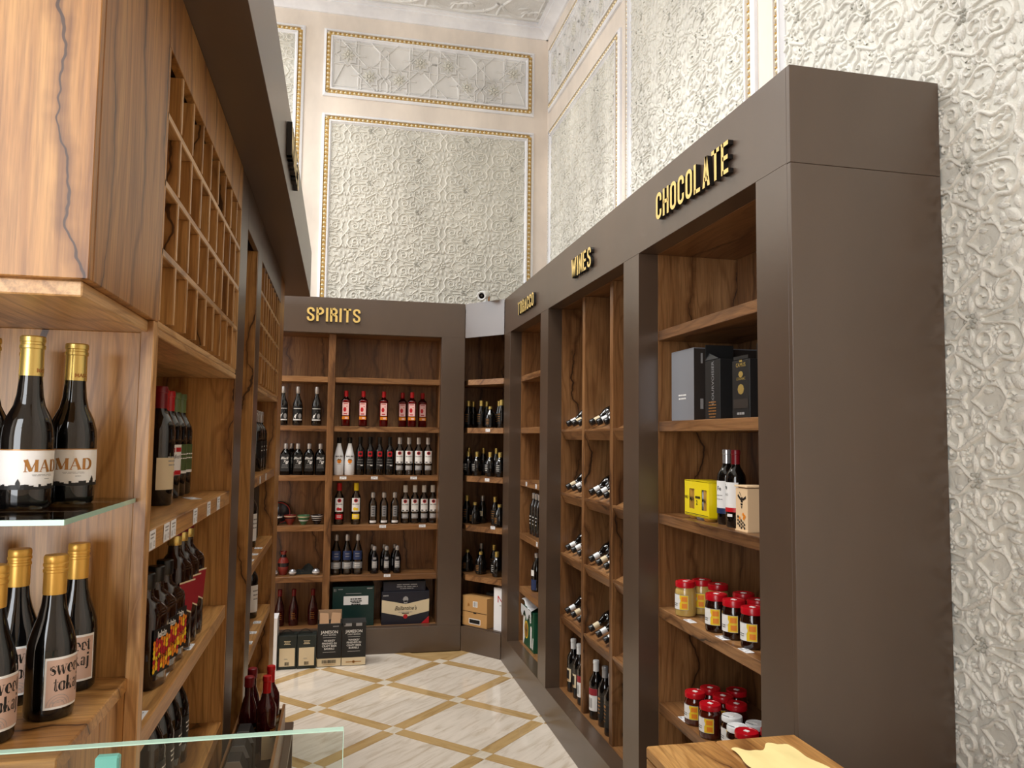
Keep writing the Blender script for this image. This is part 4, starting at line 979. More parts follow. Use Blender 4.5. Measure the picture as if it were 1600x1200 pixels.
pot('ceramic_vase', [(.026, 0), (.030, .004), (.040, .050), (.044, .095), (.036, .122), (.022, .138), (.018, .158), (.026, .182), (.024, .182), (.015, .158)], 'ceramic_red', 'red patterned ceramic vase on the lowest left spirits shelf', 'vase', (-.404, 6.38, SH[4] + .0002),
    [([(.0325, .018), (.0385, .045)], 'ceramic_dark'), ([(.0422, .066), (.0447, .094)], 'ceramic_dark'), ([(.0242, .137), (.0192, .157)], 'ceramic_dark')])
for xx, tx in ((-.469, 'small silver and white ceramic pot at the left end of the vase shelf'), (-.329, 'small silver ball-shaped pot next to the red vase'), (-.152, 'small silver ball-shaped pot beside the divider, near the dark cloth')):
    pot('ceramic_pot', [(.014, 0), (.022, .005), (.029, .022), (.026, .036), (.016, .044), (.013, .048)], 'label_silver', tx, 'pot', (xx, 6.335, SH[4] + .0002), [([(.0285, .018), (.0297, .022), (.029, .027)], 'white_ceramic')], 16)
cl = MB(); rc = random.Random(5); G = 12; vs = []
for i in range(G + 1):
    for j in range(G + 1):
        u, v_ = i / G * 2 - 1, j / G * 2 - 1; d = max(0, 1 - (u * u + v_ * v_))
        vs.append((-.235 + u * .085, 6.42 + v_ * .05, SH[4] + .001 + .085 * d ** .7 * (.75 + .35 * math.sin(u * 5 + v_ * 3)) * rc.uniform(.85, 1.1) * (.6 + .4 * (u + 1) / 2)))
cl.add(vs, [(i * (G + 1) + j, (i + 1) * (G + 1) + j, (i + 1) * (G + 1) + j + 1, i * (G + 1) + j + 1) for i in range(G) for j in range(G)])
tag(cl.obj('folded_cloth', 'cloth_dark', angle=60), 'crumpled dark green cloth heaped between the silver pots', 'cloth')
rd = bottle('liqueur_bottle', [(.034, 0), (.038, .008), (.039, .110), (.033, .150), (.020, .190), (.0145, .220), (.0145, .25)], 'dark_red_glass', [([(.0165, .225), (.017, .227), (.017, .274), (.015, .277)], 'cap_darkred')],
    [dict(z=(.04, .11), half=.7, m='dark_red_glass', prints=[(place2(bars(4, .035, .005, .014, 0), 0, .095), 'ink_gold')])], seg=18)
row(Kind(rd), (-.422, -.316, -.170), 6.40, .196, 0, '%s dark red bottle on the cabinet floor behind the black cartons')

# ---- corner unit bottles: dark bottles with gold print
RC = math.radians(-51)
def ck(prof, capm, capz, lm, lz, half, ink, glass='black_glass', sq=None):
    return Kind(bottle('brandy_bottle', prof, glass, [([(.0145, capz[0]), (.0165, capz[0] + .002), (.0165, capz[1]), (.013, capz[1] + .003)], capm)],
        [dict(z=lz, half=half, m=lm, prints=[(place2(bars(4, half * .05, .004, (lz[1] - lz[0]) / 5, 0), 0, lz[1] - .012), ink)])], seg=14, sq=sq))
tall = [(.030, 0), (.033, .005), (.033, .120), (.026, .150), (.0145, .185), (.0135, .22)]
flask = [(.030, 0), (.037, .006), (.046, .060), (.044, .110), (.028, .140), (.0155, .155), (.0145, .19)]
squat = [(.034, 0), (.044, .008), (.046, .080), (.038, .115), (.018, .140), (.0145, .17)]
def crow(z, items):
    for kd, s, o, tx in items:
        q = cp(s, o); kd.put(q[0], q[1], z + .0002, RC + random.uniform(-.3, .3), tx, 'bottle')
KT = ck(tall, 'cap_gold', (.178, .222), 'label_black', (.03, .12), .9, 'ink_gold'); KF = ck(flask, 'cap_gold', (.150, .192), 'label_black', (.03, .10), .6, 'ink_white'); KQ = ck(squat, 'cap_gold', (.135, .172), 'label_black', (.02, .08), .7, 'ink_gold'); KW = ck(tall, 'cap_silver', (.178, .222), 'label_cream', (.06, .10), .7, 'ink_black', 'green_black_glass')
crow(SH[1], [(KT, -0.075, 0.14, 'slim gold-capped brandy bottle at the left end of the top corner shelf'), (KT, -0.11, 0.24, 'gold-capped brandy bottle standing back left on the top corner shelf'), (KT, 0.065, 0.14, 'gold-printed dark brandy bottle left of centre on the top corner shelf'),
    (KT, 0.03, 0.25, 'dark brandy bottle at the back centre of the top corner shelf'), (KQ, 0.161, 0.14, 'squat gold-capped bottle right of centre on the top corner shelf'), (KT, 0.172, 0.24, 'dark brandy bottle back right on the top corner shelf'), (KT, 0.295, 0.12, 'gold-printed brandy bottle at the right end of the top corner shelf')])
crow(SH[2], [(KF, -0.068, 0.14, 'round dark flask at the left end of the second corner shelf'), (KT, -0.16, 0.25, 'slim bottle behind the left flask on the second corner shelf'), (KF, 0.034, 0.13, 'round dark flask in the middle of the second corner shelf'), (KT, 0.0, 0.25, 'slim bottle behind the flasks on the second corner shelf'), (KF, 0.175, 0.13, 'round dark flask third from the left on the second corner shelf'), (KF, .285, .12, 'round dark flask against the right upright on the second corner shelf'), (KT, .14, .25, 'slim bottle at the back right of the second corner shelf')])
crow(SH[3], [(KT, -0.085, 0.15, 'slim bottle at the left end of the third corner shelf'), (KQ, 0.02, 0.13, 'squat gold-capped bottle left of centre on the third corner shelf'), (KW, 0.01, 0.235, 'cream-labelled dark bottle in the middle of the third corner shelf'), (KT, 0.175, 0.2, 'slim bottle right of centre on the third corner shelf'), (KQ, 0.295, 0.11, 'squat bottle at the right end of the third corner shelf')])
crow(SH[4], [(KQ, -0.07, 0.15, 'squat bottle at the left end of the lowest corner shelf'), (KW, 0.0, 0.24, 'slim cream-labelled bottle on the lowest corner shelf'), (KQ, 0.09, 0.13, 'squat gold-capped bottle in the middle of the lowest corner shelf'), (KT, 0.13, 0.25, 'slim bottle behind on the lowest corner shelf'), (KF, 0.27, 0.115, 'round flask at the right end of the lowest corner shelf')])

# ---- cartons
def carton(name, box, m, label, cat='box', prints=(), face='-y', group=None, rz=0.0, lid=True):
    """closed carton with top flaps; prints (vf, material) lie on the face turned to the room, origin at its lower middle"""
    x0, x1, y0, y1, z0, z1 = box; cx, cy = (x0 + x1) / 2, (y0 + y1) / 2; hx, hy, hz = (x1 - x0) / 2, (y1 - y0) / 2, z1 - z0
    root = tag(empty(name, (cx, cy, z0), rz), label, cat, group)
    MB().box(-hx, hx, -hy, hy, 0, hz - .003, 0, .0015).obj('body', m, root)
    if lid: 
        g = .0012
        MB().box(-hx, hx, -hy, -g, hz - .003, hz, 0, .0006).obj('top_flap', m, root); MB().box(-hx, hx, g, hy, hz - .003, hz, 0, .0006).obj('top_flap', m, root)
    pr = {}
    for vf, m_ in prints: pr.setdefault(m_, []).append(vf)
    order = []
    for vf, m_ in prints:
        if m_ not in order: order.append(m_)
    for i, m_ in enumerate(order):
        mb = MB(); e = .0006 + .0005 * i
        for vf in pr[m_]:
            on_flat(mb, vf, (lambda a, b: (a, -hy - e, b)) if face == '-y' else ((lambda a, b: (-hx - e, -a, b)) if face == '-x' else (lambda a, b: (hx + e, a, b))))
        mb.obj('printing', m_, root)['kind'] = 'stuff'
    return root
T = small_text
# row under the spirits: green case, navy case with crest, box above it
carton('bottle_case', (-.020, .300, 6.275, 6.48, .1962, .500), 'carton_green', 'dark green carton with pasted white address label, low under the spirits shelves',
    prints=[(rect(-.075, .115, .165, .232), 'label_white'), (place2(bars(2, .10, .009, .016, 0), .02, .205), 'ink_black'), (place2(bars(2, .07, .008, .014, 0), .02, .178), 'ink_black'), (rect(-.06, .06, .25, .254), 'label_silver'), (place2(bars(1, .045, .009, .01, 0), .125, .285), 'label_silver'), (rect(-.150, -.145, .27, .29), 'label_silver'), (rect(-.138, -.134, .27, .29), 'label_silver'), (place2(bars(1, .04, .006, .01, 0), -.10, .283), 'label_silver')])
def chevron(w, zt, zm, zb, zbm): return [(-w, zb), (0, zbm), (w, zb), (w, zt), (0, zm), (-w, zt)], [(0, 1, 4, 5), (1, 2, 3, 4)]
carton('bottle_case', (.360, .735, 6.272, 6.46, .1962, .452), 'carton_navy', 'navy whisky carton with cream chevron label reading Ballantine\'s',
    prints=[(chevron(.187, .195, .158, .098, .058), 'label_cream'), (disc(0, .195, .022, 8, 1.1), 'label_silver'), (rect(-.014, .014, .164, .185), 'label_silver'), (place2(T("Ballantine's", .046, .004, .85, .35), 0, .112), 'ink_black'), (disc(0, .062, .0175), 'ink_red'),
            (place2(bars(1, .12, .0035, .004, 0), 0, .095), 'ink_grey'), (place2(bars(1, .06, .006, .004, 0), 0, .083), 'ink_black'), (poly([(.187, .004), (.187, .060), (.125, .004)]), 'label_red'), (place2(bars(1, .05, .010, .004, 0), -.155, .222), 'label_silver')])
carton('bottle_case', (.372, .705, 6.285, 6.45, .4525, .530), 'carton_navy', 'flat dark carton lying on the navy chevron whisky carton',
    prints=[(place2(bars(2, .20, .007, .016, 0), .02, .048), 'label_silver'), (place2(bars(1, .12, .006, .014, 0), .02, .018), 'label_silver')])
# on the floor in front
for i, (a, b) in enumerate(((-.392, -.262), (-.258, -.124))):
    carton('gift_carton', (a, b, 5.890, 6.02, 0.0003, .238), 'carton_darkgreen', ('black-green carton with cream panel, left of the pair on the floor', 'black-green carton with cream panel standing beside the printed whiskey cartons')[i],
        prints=[(rect(-.054, .054, .022, .150), 'label_cream'), (place2(bars(3, .045, .005, .010, 0), 0, .195), 'label_cream'), (barcode(-.016, .016, .028, .052), 'ink_black'), (place2(bars(2, .03, .002, .005, 0), -.008, .075), 'ink_grey')])
h_ = MB(); h_.lathe([(.012, 0), (.012, .001)], 6)
for i, px_ in enumerate((-.335, -.205)):
    hb = Relief(); arc_ = [(px_ - .05 + .10 * k / 10, .238 + .028 * math.sin(PI * k / 10)) for k in range(11)]
    mb = MB()
    for k in range(10):
        (a0, b0), (a1, b1) = arc_[k], arc_[k + 1]
        mb.add([(a0, 5.945, b0), (a1, 5.945, b1), (a1, 5.965, b1), (a0, 5.965, b0), (a0, 5.945, b0 + .002), (a1, 5.945, b1 + .002), (a1, 5.965, b1 + .002), (a0, 5.965, b0 + .002)], [(0, 1, 2, 3), (4, 7, 6, 5), (0, 4, 5, 1), (3, 2, 6, 7)])
    par = [o for o in COL.objects if o.name.startswith('gift_carton')][i]
    mb.obj('carry_handle', 'carton_black', par, tuple(par.location))
def jam(x0, x1, label, opened):
    pr = [(rect(-(x1 - x0) / 2 + .001, (x1 - x0) / 2 - .001, .004, .060), 'label_cream'),
          (place2(T('JAMESON', .030, .012, .95), 0, .238), 'ink_white'), (place2(T('STOUT EDITION', .0125, .01), 0, .222), 'ink_white'), (rect(-.045, .045, .208, .2095), 'ink_white'),
          (place2(T('WHISKEY', .019, .012), 0, .180), 'ink_white'), (place2(T('FINISHED IN', .019, .012), 0, .161), 'ink_white'), (place2(T('CRAFT BEER', .019, .012), 0, .142), 'ink_white'), (place2(T('BARRELS', .019, .012), 0, .123), 'ink_white'), (rect(-.045, .045, .104, .1055), 'ink_white'), (place2(bars(1, .05, .007, .004, 0), .045 if opened else -.05, .285), 'ink_grey')]
    pr += [(barcode(-.05, .05, .026, .050, 26), 'ink_black'), (rect(-.045, .045, .016, .018), 'ink_gold')] if opened else [(rect(-.055, .055, .026, .032), 'ink_gold'), (disc(0, .029, .010, 10), 'ink_gold')]
    r = carton('whiskey_carton', (x0, x1, 5.905, 6.050, .0003, .312), 'carton_black', label, prints=pr, lid=not opened)
    if opened:
        hx = (x1 - x0) / 2
        for s_ in (-1, 1):
            MB().add([(s_ * .006 + (-.068 if s_ < 0 else 0), -.071, .310), (s_ * .006 + (0 if s_ < 0 else .068), -.071, .310), (s_ * .008 + (-.004 if s_ < 0 else .070), -.050, .378), (s_ * .008 + (-.064 if s_ < 0 else .006), -.052, .385)], [(0, 1, 2, 3)]).obj('top_flap', 'carton_inside', r)
            MB().box(s_ * hx - .001, s_ * hx + .001, -.07, .07, .308, .375).obj('top_flap', 'carton_black', r)
        MB().box(-hx, hx, .068, .071, .308, .380).obj('top_flap', 'carton_inside', r)
        MB().add([(-.045, -.0525, .328), (-.012, -.0522, .328), (-.012, -.048, .368), (-.045, -.0485, .368)], [(0, 1, 2, 3)]).add([(.018, -.0525, .328), (.046, -.0522, .328), (.046, -.048, .368), (.018, -.0485, .368)], [(0, 1, 2, 3)]).obj('packing_slip', 'label_white', r)
    else:
        for s_ in (-.04, .035):
            MB().box(s_ - .022, s_ + .022, -.0735, -.0725, .285, .306).obj('vent_print', 'ink_grey', r)
    return r
jam(-.118, .053, 'black whiskey carton with opened flaps and barcode, next to the green-black pair', True)
jam(.057, .230, 'closed black whiskey carton with cream foot, rightmost on the floor', False)
tag(part(empty('sign_board', (-.42, 5.90, 0)), 'board', 'white_card', (-.434, -.398, 5.86, 6.03, .0005, .372)).parent, 'narrow white upright board on the floor beside the black-green cartons', 'board')
# corner cabinet floor
def corner_carton(s0, s1, o0, o1, z0, z1, m, label, prints=(), rz=0.0):
    c0 = cp((s0 + s1) / 2, (o0 + o1) / 2); r = carton('carton', (-(s1 - s0) / 2, (s1 - s0) / 2, -(o1 - o0) / 2, (o1 - o0) / 2, z0, z1), m, label, prints=prints)
    r.location = (c0[0], c0[1], z0); r.rotation_euler = (0, 0, RC + rz); return r
corner_carton(-.008, .246, .030, .150, .1962, .425, 'carton_kraft', 'brown kraft carton with barcode sticker on the corner cabinet floor',
    [(rect(-.018, .030, .150, .195), 'label_white'), (barcode(-.012, .024, .155, .190, 12), 'ink_grey'), (rect(-.125, .125, .108, .112), 'ink_black'), (rect(-.012, .02, .100, .112), 'ink_black'), (rect(-.058, .062, .018, .060), 'label_white'), (rect(-.052, .056, .024, .054), 'ink_black'), (barcode(-.046, .050, .026, .052, 18), 'label_white'), (poly([(-.075, .155), (-.05, .155), (-.055, .172), (-.068, .178)]), 'ink_gold')])
corner_carton(.12, .24, .165, .27, .1962, .445, 'carton_black', 'dark carton standing behind the kraft carton in the corner cabinet')
corner_carton(.297, .385, .050, .13, .1962, .520, 'white_card', 'tall white carton with a red letter at the right of the corner cabinet', [(place2(T('N', .075, .004), .020, .215), 'ink_red'), (place2(bars(1, .02, .006, .005, 0), .024, .19), 'ink_grey')])

# ---- tobacco bay
clr = Kind(bottle('spirit_bottle', [(.030, 0), (.034, .006), (.034, .190), (.028, .220), (.015, .245), (.0140, .28)], 'black_glass', [([(.0165, .258), (.017, .260), (.017, .298), (.014, .301)], 'cap_silver')], [dict(z=(.04, .15), half=.6, m='label_black', prints=[(place2(bars(3, .04, .006, .025, 0), 0, .13), 'ink_white')])], seg=16))
for k, yy in enumerate((5.525, 5.44, 5.355)): clr.put(1.405, yy, SH[3] + .0002, FR, '%s tall black bottle with silver cap in the tobacco bay' % ORD[k], 'bottle')
tb = Kind(bottle('spirit_bottle', [(.034, 0), (.040, .006), (.040, .150), (.032, .185), (.017, .215), (.014, .25)], 'black_glass', [([(.0165, .236), (.017, .238), (.017, .266), (.014, .269)], 'cap_silver')], [dict(z=(.012, .085), half=1.2, m='label_blue'), dict(z=(.11, .15), half=.8, m='label_white')], seg=16))
tb.put(1.405, 5.435, SH[4] + .0002, FR, 'dark bottle with blue lower label below the tall black ones in the tobacco bay', 'bottle')
gb = carton('beer_case', (1.345, 1.625, 5.27, 5.585, .1962, .470), 'crate_green', 'green and white printed case with yellow badge on the tobacco bay floor', face='-x', lid=False,
    prints=[(poly([(-.14, .0), (-.10, .05), (-.12, .12), (-.09, .20), (-.157, .20), (-.157, .0)]), 'label_white'), (disc(-.055, .115, .056, 20, 1.1), 'label_yellow'), (disc(-.055, .115, .046, 20, 1.1), 'ink_gold'), (disc(-.055, .115, .043, 20, 1.1), 'label_yellow'), (place2(T('beer', .034, .01), -.055, .105), 'crate_green'),
            (poly([(.06, .02), (.10, .02), (.10, .16), (.08, .17), (.06, .16)]), 'label_white'), (poly([(.11, .02), (.135, .02), (.15, .10), (.13, .10)]), 'label_white'), (place2(T('keg', .085, .02), .02, .205), 'label_white')])
bm_ = MB(); rb = random.Random(2); G = 10; vs = []
for i in range(G + 1):
    for j in range(G + 1):
        u, v_ = i / G, j / G
        vs.append((1.335 + .26 * u + rb.uniform(-.006, .006), 5.60 - .30 * v_ + rb.uniform(-.006, .006), .472 + .036 * math.sin(PI * u) ** .6 * (.5 + .5 * math.sin(v_ * 7 + u * 2)) + rb.uniform(0, .012) + (.03 if u < .15 and v_ < .35 else 0)))
bm_.add(vs, [(i * (G + 1) + j, (i + 1) * (G + 1) + j, (i + 1) * (G + 1) + j + 1, i * (G + 1) + j + 1) for i in range(G) for j in range(G)])
vs2 = [(1.335 - .004, 5.60 - .30 * k / 10, .475 - (0 if t == 0 else .055 + .03 * math.sin(k * 1.3))) for t in (0, 1) for k in range(11)]
bm_.add(vs2, [(k, k + 1, 12 + k, 11 + k) for k in range(10)])
tag(bm_.obj('plastic_bag', 'plastic_bag', angle=70), 'crumpled white plastic bag lying over the green printed case', 'bag')

# ---- wine bay: bottles lying on the slanted shelves, necks to the aisle
def lying(kind, y, zf, label, roll=0.0):
    o = kind.put(0, y, 0, 0, label, 'bottle')
    # bottle axis +z points out and down along the shelf: direction (-cos, 0, -sin)
    a = Vector((-math.cos(TILT), 0, -math.sin(TILT))); rad = .0375; x_ = Vector((0, 1, 0)); y_ = a.cross(x_)
    rot = Matrix((x_, y_, a)).transposed().to_4x4(); rot = rot @ Matrix.Rotation(roll, 4, 'Z')
    L = .335; n_ = Vector((-math.sin(TILT), 0, math.cos(TILT)))
    base = Vector((XI + .014, y, zf)) - a * L + n_ * (rad + .001); 
    o.rotation_euler = rot.to_euler(); o.location = base
def lay_wine(foilm, lm):
    r_ = wine('black_glass', foilm, lm, [(place2(bars(2, .04, .004, .012, 0), 0, .12), 'ink_grey')], half=1.6, z=(.06, .178), Hh=.31)
    MB().lathe([(.0172, .286), (.0178, .288), (.0178, .309), (.0165, .3125)], 18).obj('cap_end', 'cap_black', r_); return Kind(r_)
wl = lay_wine('cap_white', 'label_white')
wl2 = lay_wine('label_cream', 'label_cream')
lev = ('top', 'second', 'third', 'lowest')
for li, z in enumerate(WZ):
    for ci_, (ys, col) in enumerate(((( 4.485, 4.375, 4.255), 'far'), ((4.045, 3.925, 3.805), 'middle'))):
        for bi, y in enumerate(ys):
            k = wl if (bi + li + ci_) % 3 != 1 else wl2
            lying(k, y, z, '%s wine bottle from the left lying on the %s slanted shelf, %s wine column' % (ORD[bi].capitalize(), lev[li], col), roll=PI + random.uniform(-.5, .5))
def stand(kind, x, y, label): kind.put(x, y, .1962, FR + random.uniform(-.2, .2), label, 'bottle')
wA = Kind(wine('black_glass', 'cap_white', 'label_cream', [(rect(-.022, .022, .075, .125), 'label_black'), (place2(bars(1, .04, .01, .01, 0), 0, .064), 'ink_gold')], half=.9, z=(.06, .135)))
wB = Kind(wine('black_glass', 'cap_white', 'label_white', [(rect(-.044, .044, .125, .160), 'label_crimson'), (barcode(-.018, .018, .06, .11, 10), 'ink_grey')], half=1.2, z=(.045, .160)))
wC = Kind(wine('black_glass', 'label_silver', 'label_black', [(rect(-.02, .02, .135, .147), 'ink_gold'), (place2(bars(4, .045, .006, .018, 0), 0, .12), 'ink_gold')], half=1.0, z=(.04, .15)))
stand(wA, 1.385, 4.475, 'white-capped bottle with black and cream label, farthest on the wine bay floor'); stand(wA, 1.385, 4.36, 'white-capped bottle with cream label, second on the wine bay floor'); stand(wB, 1.375, 4.245, 'white-capped bottle with crimson and white label behind the first divider')
stand(wB, 1.375, 4.030, 'crimson and white labelled bottle in the middle wine column'); stand(wC, 1.385, 3.915, 'silver-capped dark bottle in the middle of the middle wine column'); stand(wC, 1.375, 3.790, 'silver-capped dark bottle against the second wine divider')
stand(wA, 1.385, 3.545, 'bottle with black framed label alone in the nearest wine column')

# ---- chocolate bay
z = SH[1]
gbx = carton('gift_box', (1.352, 1.64, 2.795, 3.005, z + .0003, z + .287), 'carton_grey', 'large silver grey gift box on the second chocolate shelf', face='-x', prints=[(place2(bars(2, .08, .006, .014, 0), 0, .10), 'ink_white')])
MB().box(-.144, .144, -.1058, -.1052, .0, .283).obj('dark_side', 'frame_dark', gbx)
MB().add([(-.115, -.1064, .225), (-.107, -.1064, .225), (-.107, -.1064, .265), (-.115, -.1064, .265), (-.09, -.1064, .225), (-.082, -.1064, .225), (-.082, -.1064, .265), (-.09, -.1064, .265), (-.118, -.1064, .045), (-.105, -.1064, .045), (-.105, -.1064, .085), (-.118, -.1064, .085)], [(0, 1, 2, 3), (4, 5, 6, 7), (8, 9, 10, 11)]).obj('symbol_print', 'ink_grey', gbx)
vt = [(-b, a) for a, b in T('COURVOISIER', .030, .004)[0]]
cv = carton('gift_box', (1.352, 1.47, 2.582, 2.700, z + .0003, z + .225), 'carton_black', 'black cognac gift box with open flap and vertical silver lettering', face='-x', lid=False,
    prints=[((([(b, a) for a, b in [(-p[0] * -1, p[1]) for p in vt]]), T('COURVOISIER', .030, .004)[1]), 'label_silver')] if False else [(([(-b + .012, a + .135) for a, b in T('COURVOISIER', .026, .004)[0]], T('COURVOISIER', .026, .004)[1]), 'label_silver'), (place2(bars(6, .06, .004, .011, 0), 0, .062), 'ink_gold')])
MB().add([(-.059, -.05, .224), (-.059, .059, .224), (-.040, .085, .262), (.050, .085, .262), (.059, -.05, .224), (.059, .059, .224)], [(0, 1, 2), (1, 5, 3, 2)]).obj('top_flap', 'carton_black', cv)
MB().box(-.058, .058, .056, .058, .222, .285).obj('top_flap', 'carton_black', cv)
cm = carton('gift_box', (1.352, 1.47, 2.372, 2.492, z + .0003, z + .205), 'carton_black', 'black gift box with gold crests and small window, right end of its shelf', face='-x', lid=False,
    prints=[(place2(T('CAMUS', .020, .01), 0, .178), 'cap_gold'), (poly([(-.012, .195), (.012, .195), (.006, .203), (0, .200), (-.006, .203)]), 'cap_gold'), (disc(0, .152, .016, 8, .7), 'cap_gold'), (place2(T('COGNAC', .014, .01), 0, .132), 'cap_gold'), (disc(0, .100, .022, 8, .85), 'cap_gold'), (rect(-.05, .05, .034, .066), 'frame_dark'), (poly([(-.018, .038), (.018, .038), (.010, .048), (.004, .060), (-.006, .052), (-.012, .046)]), 'cap_gold'), (place2(bars(1, .07, .008, .01, 0), 0, .012), 'ink_grey')])
MB().box(-.059, -.057, -.05, .05, .204, .204 + .012).box(-.030, .058, -.058, -.056, .203, .255).obj('top_flap', 'carton_black', cm)
# third shelf: yellow can pack, two wines, bee box
z = SH[2]
yp = tag(empty('can_pack', (1.425, 2.815, z + .0003)), 'yellow cardboard pack of cans on the third chocolate shelf', 'can pack')
m_ = MB(); hx, hy, h = .055, .105, .150
m_.box(-hx, hx, -hy, hy, h - .004, h, 0, .001); m_.box(-hx, hx, -hy, hy, .012, .016)
def frame_face(to, w, holes):   # front wall with two rounded cut-outs, built as strips round the openings
    xs = sorted({-w, w} | {e for h0, h1 in holes for e in (h0, h1)})
    for a, b in zip(xs[:-1], xs[1:]):
        hole = any(h0 <= a and b <= h1 for h0, h1 in holes)
        for z0, z1 in (((.014, .040), (.118, h)) if hole else ((.014, h),)): m_.add([to(a, z0), to(b, z0), to(b, z1), to(a, z1)], [(0, 1, 2, 3)])
frame_face(lambda a, b: (-hx, -a, b), hy, ((-.062, -.018), (.045, .085))); frame_face(lambda a, b: (a, -hy, b), hx, ((-.02, .02),)); frame_face(lambda a, b: (hx, a, b), hy, ()); frame_face(lambda a, b: (-a, hy, b), hx, ())
m_.obj('sleeve', 'yellow_card', yp)
pm = MB()
for vf in (place2(T('MA', .026, .02), -.040, .070), place2(T('MA', .022, .02), .064, .070), place2(T('WU', .018, .02), -.088, .076), place2(bars(1, .045, .009, .01, 0), .012, .082), place2(T('2', .024, .02), .004, .058), rect(-.1, .1, .020, .022)): on_flat(pm, vf, lambda a, b: (-hx - .0008, -a, b))
pm.obj('printing', 'ink_black', yp)
cn = [(.022, 0), (.026, .006), (.026, .118), (.022, .126), (.022, .130)]
for i, (a, b) in enumerate(((-.027, -.062), (-.027, .0), (-.027, .062), (.027, -.062), (.027, 0), (.027, .062))): MB().lathe(cn, 16, 0, cx=a, cy=b).obj('can', 'label_silver' if i % 2 else 'cap_matt_gold', yp)
w1 = Kind(wine('black_glass', 'cap_silver', 'label_white', [(rect(-.044, .044, .040, .060), 'label_blue'), (place2(T('Fe', .022, .012), 0, .125), 'ink_black'), (place2(bars(2, .04, .003, .014, 0), 0, .105), 'ink_grey')], half=1.2, z=(.040, .160), Hh=.275, Rr=.036))
w1.put(1.415, 2.655, z + .0002, FR + .2, 'wine bottle with silver capsule and blue-footed white label, next to the yellow pack', 'bottle')
w2 = Kind(wine('black_glass', 'cap_darkred', 'label_white', [(rect(-.044, .044, .055, .070), 'label_red'), (place2(T('Fe', .024, .012), -.012, .135), 'ink_black'), (place2(T('uvo', .018, .0), -.008, .112), 'ink_grey'), (rect(.0, .022, .038, .048), 'label_white')], half=1.2, z=(.055, .160), Hh=.275, Rr=.036))
w2.put(1.400, 2.560, z + .0002, FR + .1, 'wine bottle with dark red capsule and red-footed label, beside the bee box', 'bottle')
bb = carton('honey_box', (1.352, 1.432, 2.395, 2.475, z + .0003, z + .150), 'light_wood_box', 'pale wooden box with a black bee and honeycomb print', face='-x', lid=False,
    prints=[(disc(.004, .112, .0055, 12, 1), 'ink_black'), (poly([(-.004, .108), (.008, .108), (.010, .098), (-.004, .098)]), 'ink_black'), (poly([(-.006, .095), (.009, .095), (.007, .088), (-.004, .088)]), 'ink_black'), (poly([(-.004, .085), (.006, .085), (.002, .076)]), 'ink_black'),
            (poly([(.006, .110), (.030, .122), (.031, .113), (.012, .104)]), 'ink_black'), (poly([(.0, .110), (-.022, .126), (-.026, .118), (-.006, .104)]), 'ink_black'), (poly([(-.002, .118), (-.014, .132), (-.012, .134), (0, .120)]), 'ink_black')]
         + [(disc(x, zz, .0052, 6), 'ink_black') for x, zz in ((-.024, .048), (-.024, .036), (-.013, .030), (-.024, .024), (-.013, .018), (-.002, .036), (-.002, .024), (.009, .030), (.009, .018), (-.002, .012), (.020, .024), (.020, .012))] + [(disc(x, zz, .0062, 6), 'label_orange') for x, zz in ((.012, .058), (.022, .052), (.016, .045), (-.012, .044))])
MB().box(-.043, .043, -.043, .043, .1500, .156, 0, .001).obj('lid', 'light_wood_box', bb); MB().box(-.042, .042, -.042, .042, -.0002, .004).obj('foot_board', 'light_wood_box', bb)
# honey jars
def jar(content, lidm, hgt=.135, r=.041, white=False):
    root = empty('honey_jar', (0, 0, 0)); k = hgt / .135
    MB().lathe([(r * .86, 0), (r * .97, .003), (r, .010), (r, .090 * k), (r * .95, .102 * k), (r * .86, .110 * k), (r * .86, .114 * k)], 24).obj('body', content, root)
    MB().lathe([(r * .93, .112 * k), (r * .97, .1135 * k), (r * .97, .130 * k), (r * .93, .1345 * k), (r * .80, .135 * k), (r * .76, .1335 * k)], 28).obj('lid', lidm, root)
    lo = wrap_label(r, .026 * k, .086 * k, .95, 14).obj('label', 'label_white', root)
    mb = MB(); on_cyl(mb, rect(.004, r * .93, .028 * k, .084 * k), r, .0010); mb.obj('label_print', 'label_yellow', lo)
    mb = MB(); on_cyl(mb, rect(.014, .034, .034 * k, .052 * k), r, .0014); on_cyl(mb, rect(.012, .034, .060 * k, .078 * k), r, .0014); mb.obj('label_print', 'label_orange', lo)
    mb = MB(); on_cyl(mb, place2(disc(-.004, .062 * k, .012, 14), 0, 0), r, .0012); mb.obj('label_print', 'ink_white', lo)
    mb = MB(); on_cyl(mb, place2(bars(2, .026, .0025, .007, 0), -.016, .048 * k), r, .0014); on_cyl(mb, rect(-.040, .040, .0262 * k, .0272 * k), r, .0014); on_cyl(mb, rect(-.040, .040, .0850 * k, .0860 * k), r, .0014); mb.obj('label_print', 'ink_black', lo)
    s_ = MB().box(-.009, .009, -.006, .006, .1335 * k, .1340 * k + .0012).obj('lid_sticker', 'label_white', root)
    if white: MB().box(-.030, .004, -.024, -.022, .1352 * k, .1362 * k).box(-.032, -.030, -.024, -.022, .1352 * k, .1362 * k).obj('tape_strip', 'ink_black', root)
    return Kind(root)
z = SH[3] + .0002; RJ = FR + .45
JB, JD = jar('honey_blond', 'jar_red'), jar('honey_dark', 'jar_red')
JB.put(1.372, 2.922, z, RJ, 'jar of pale creamed honey at the front left of the honey shelf', 'jar'); JB.put(1.455, 2.945, z, RJ, 'jar of pale honey standing second, behind the front pale jar', 'jar'); JB.put(1.475, 2.845, z, RJ, 'jar of pale honey peeking out behind the dark jars', 'jar')
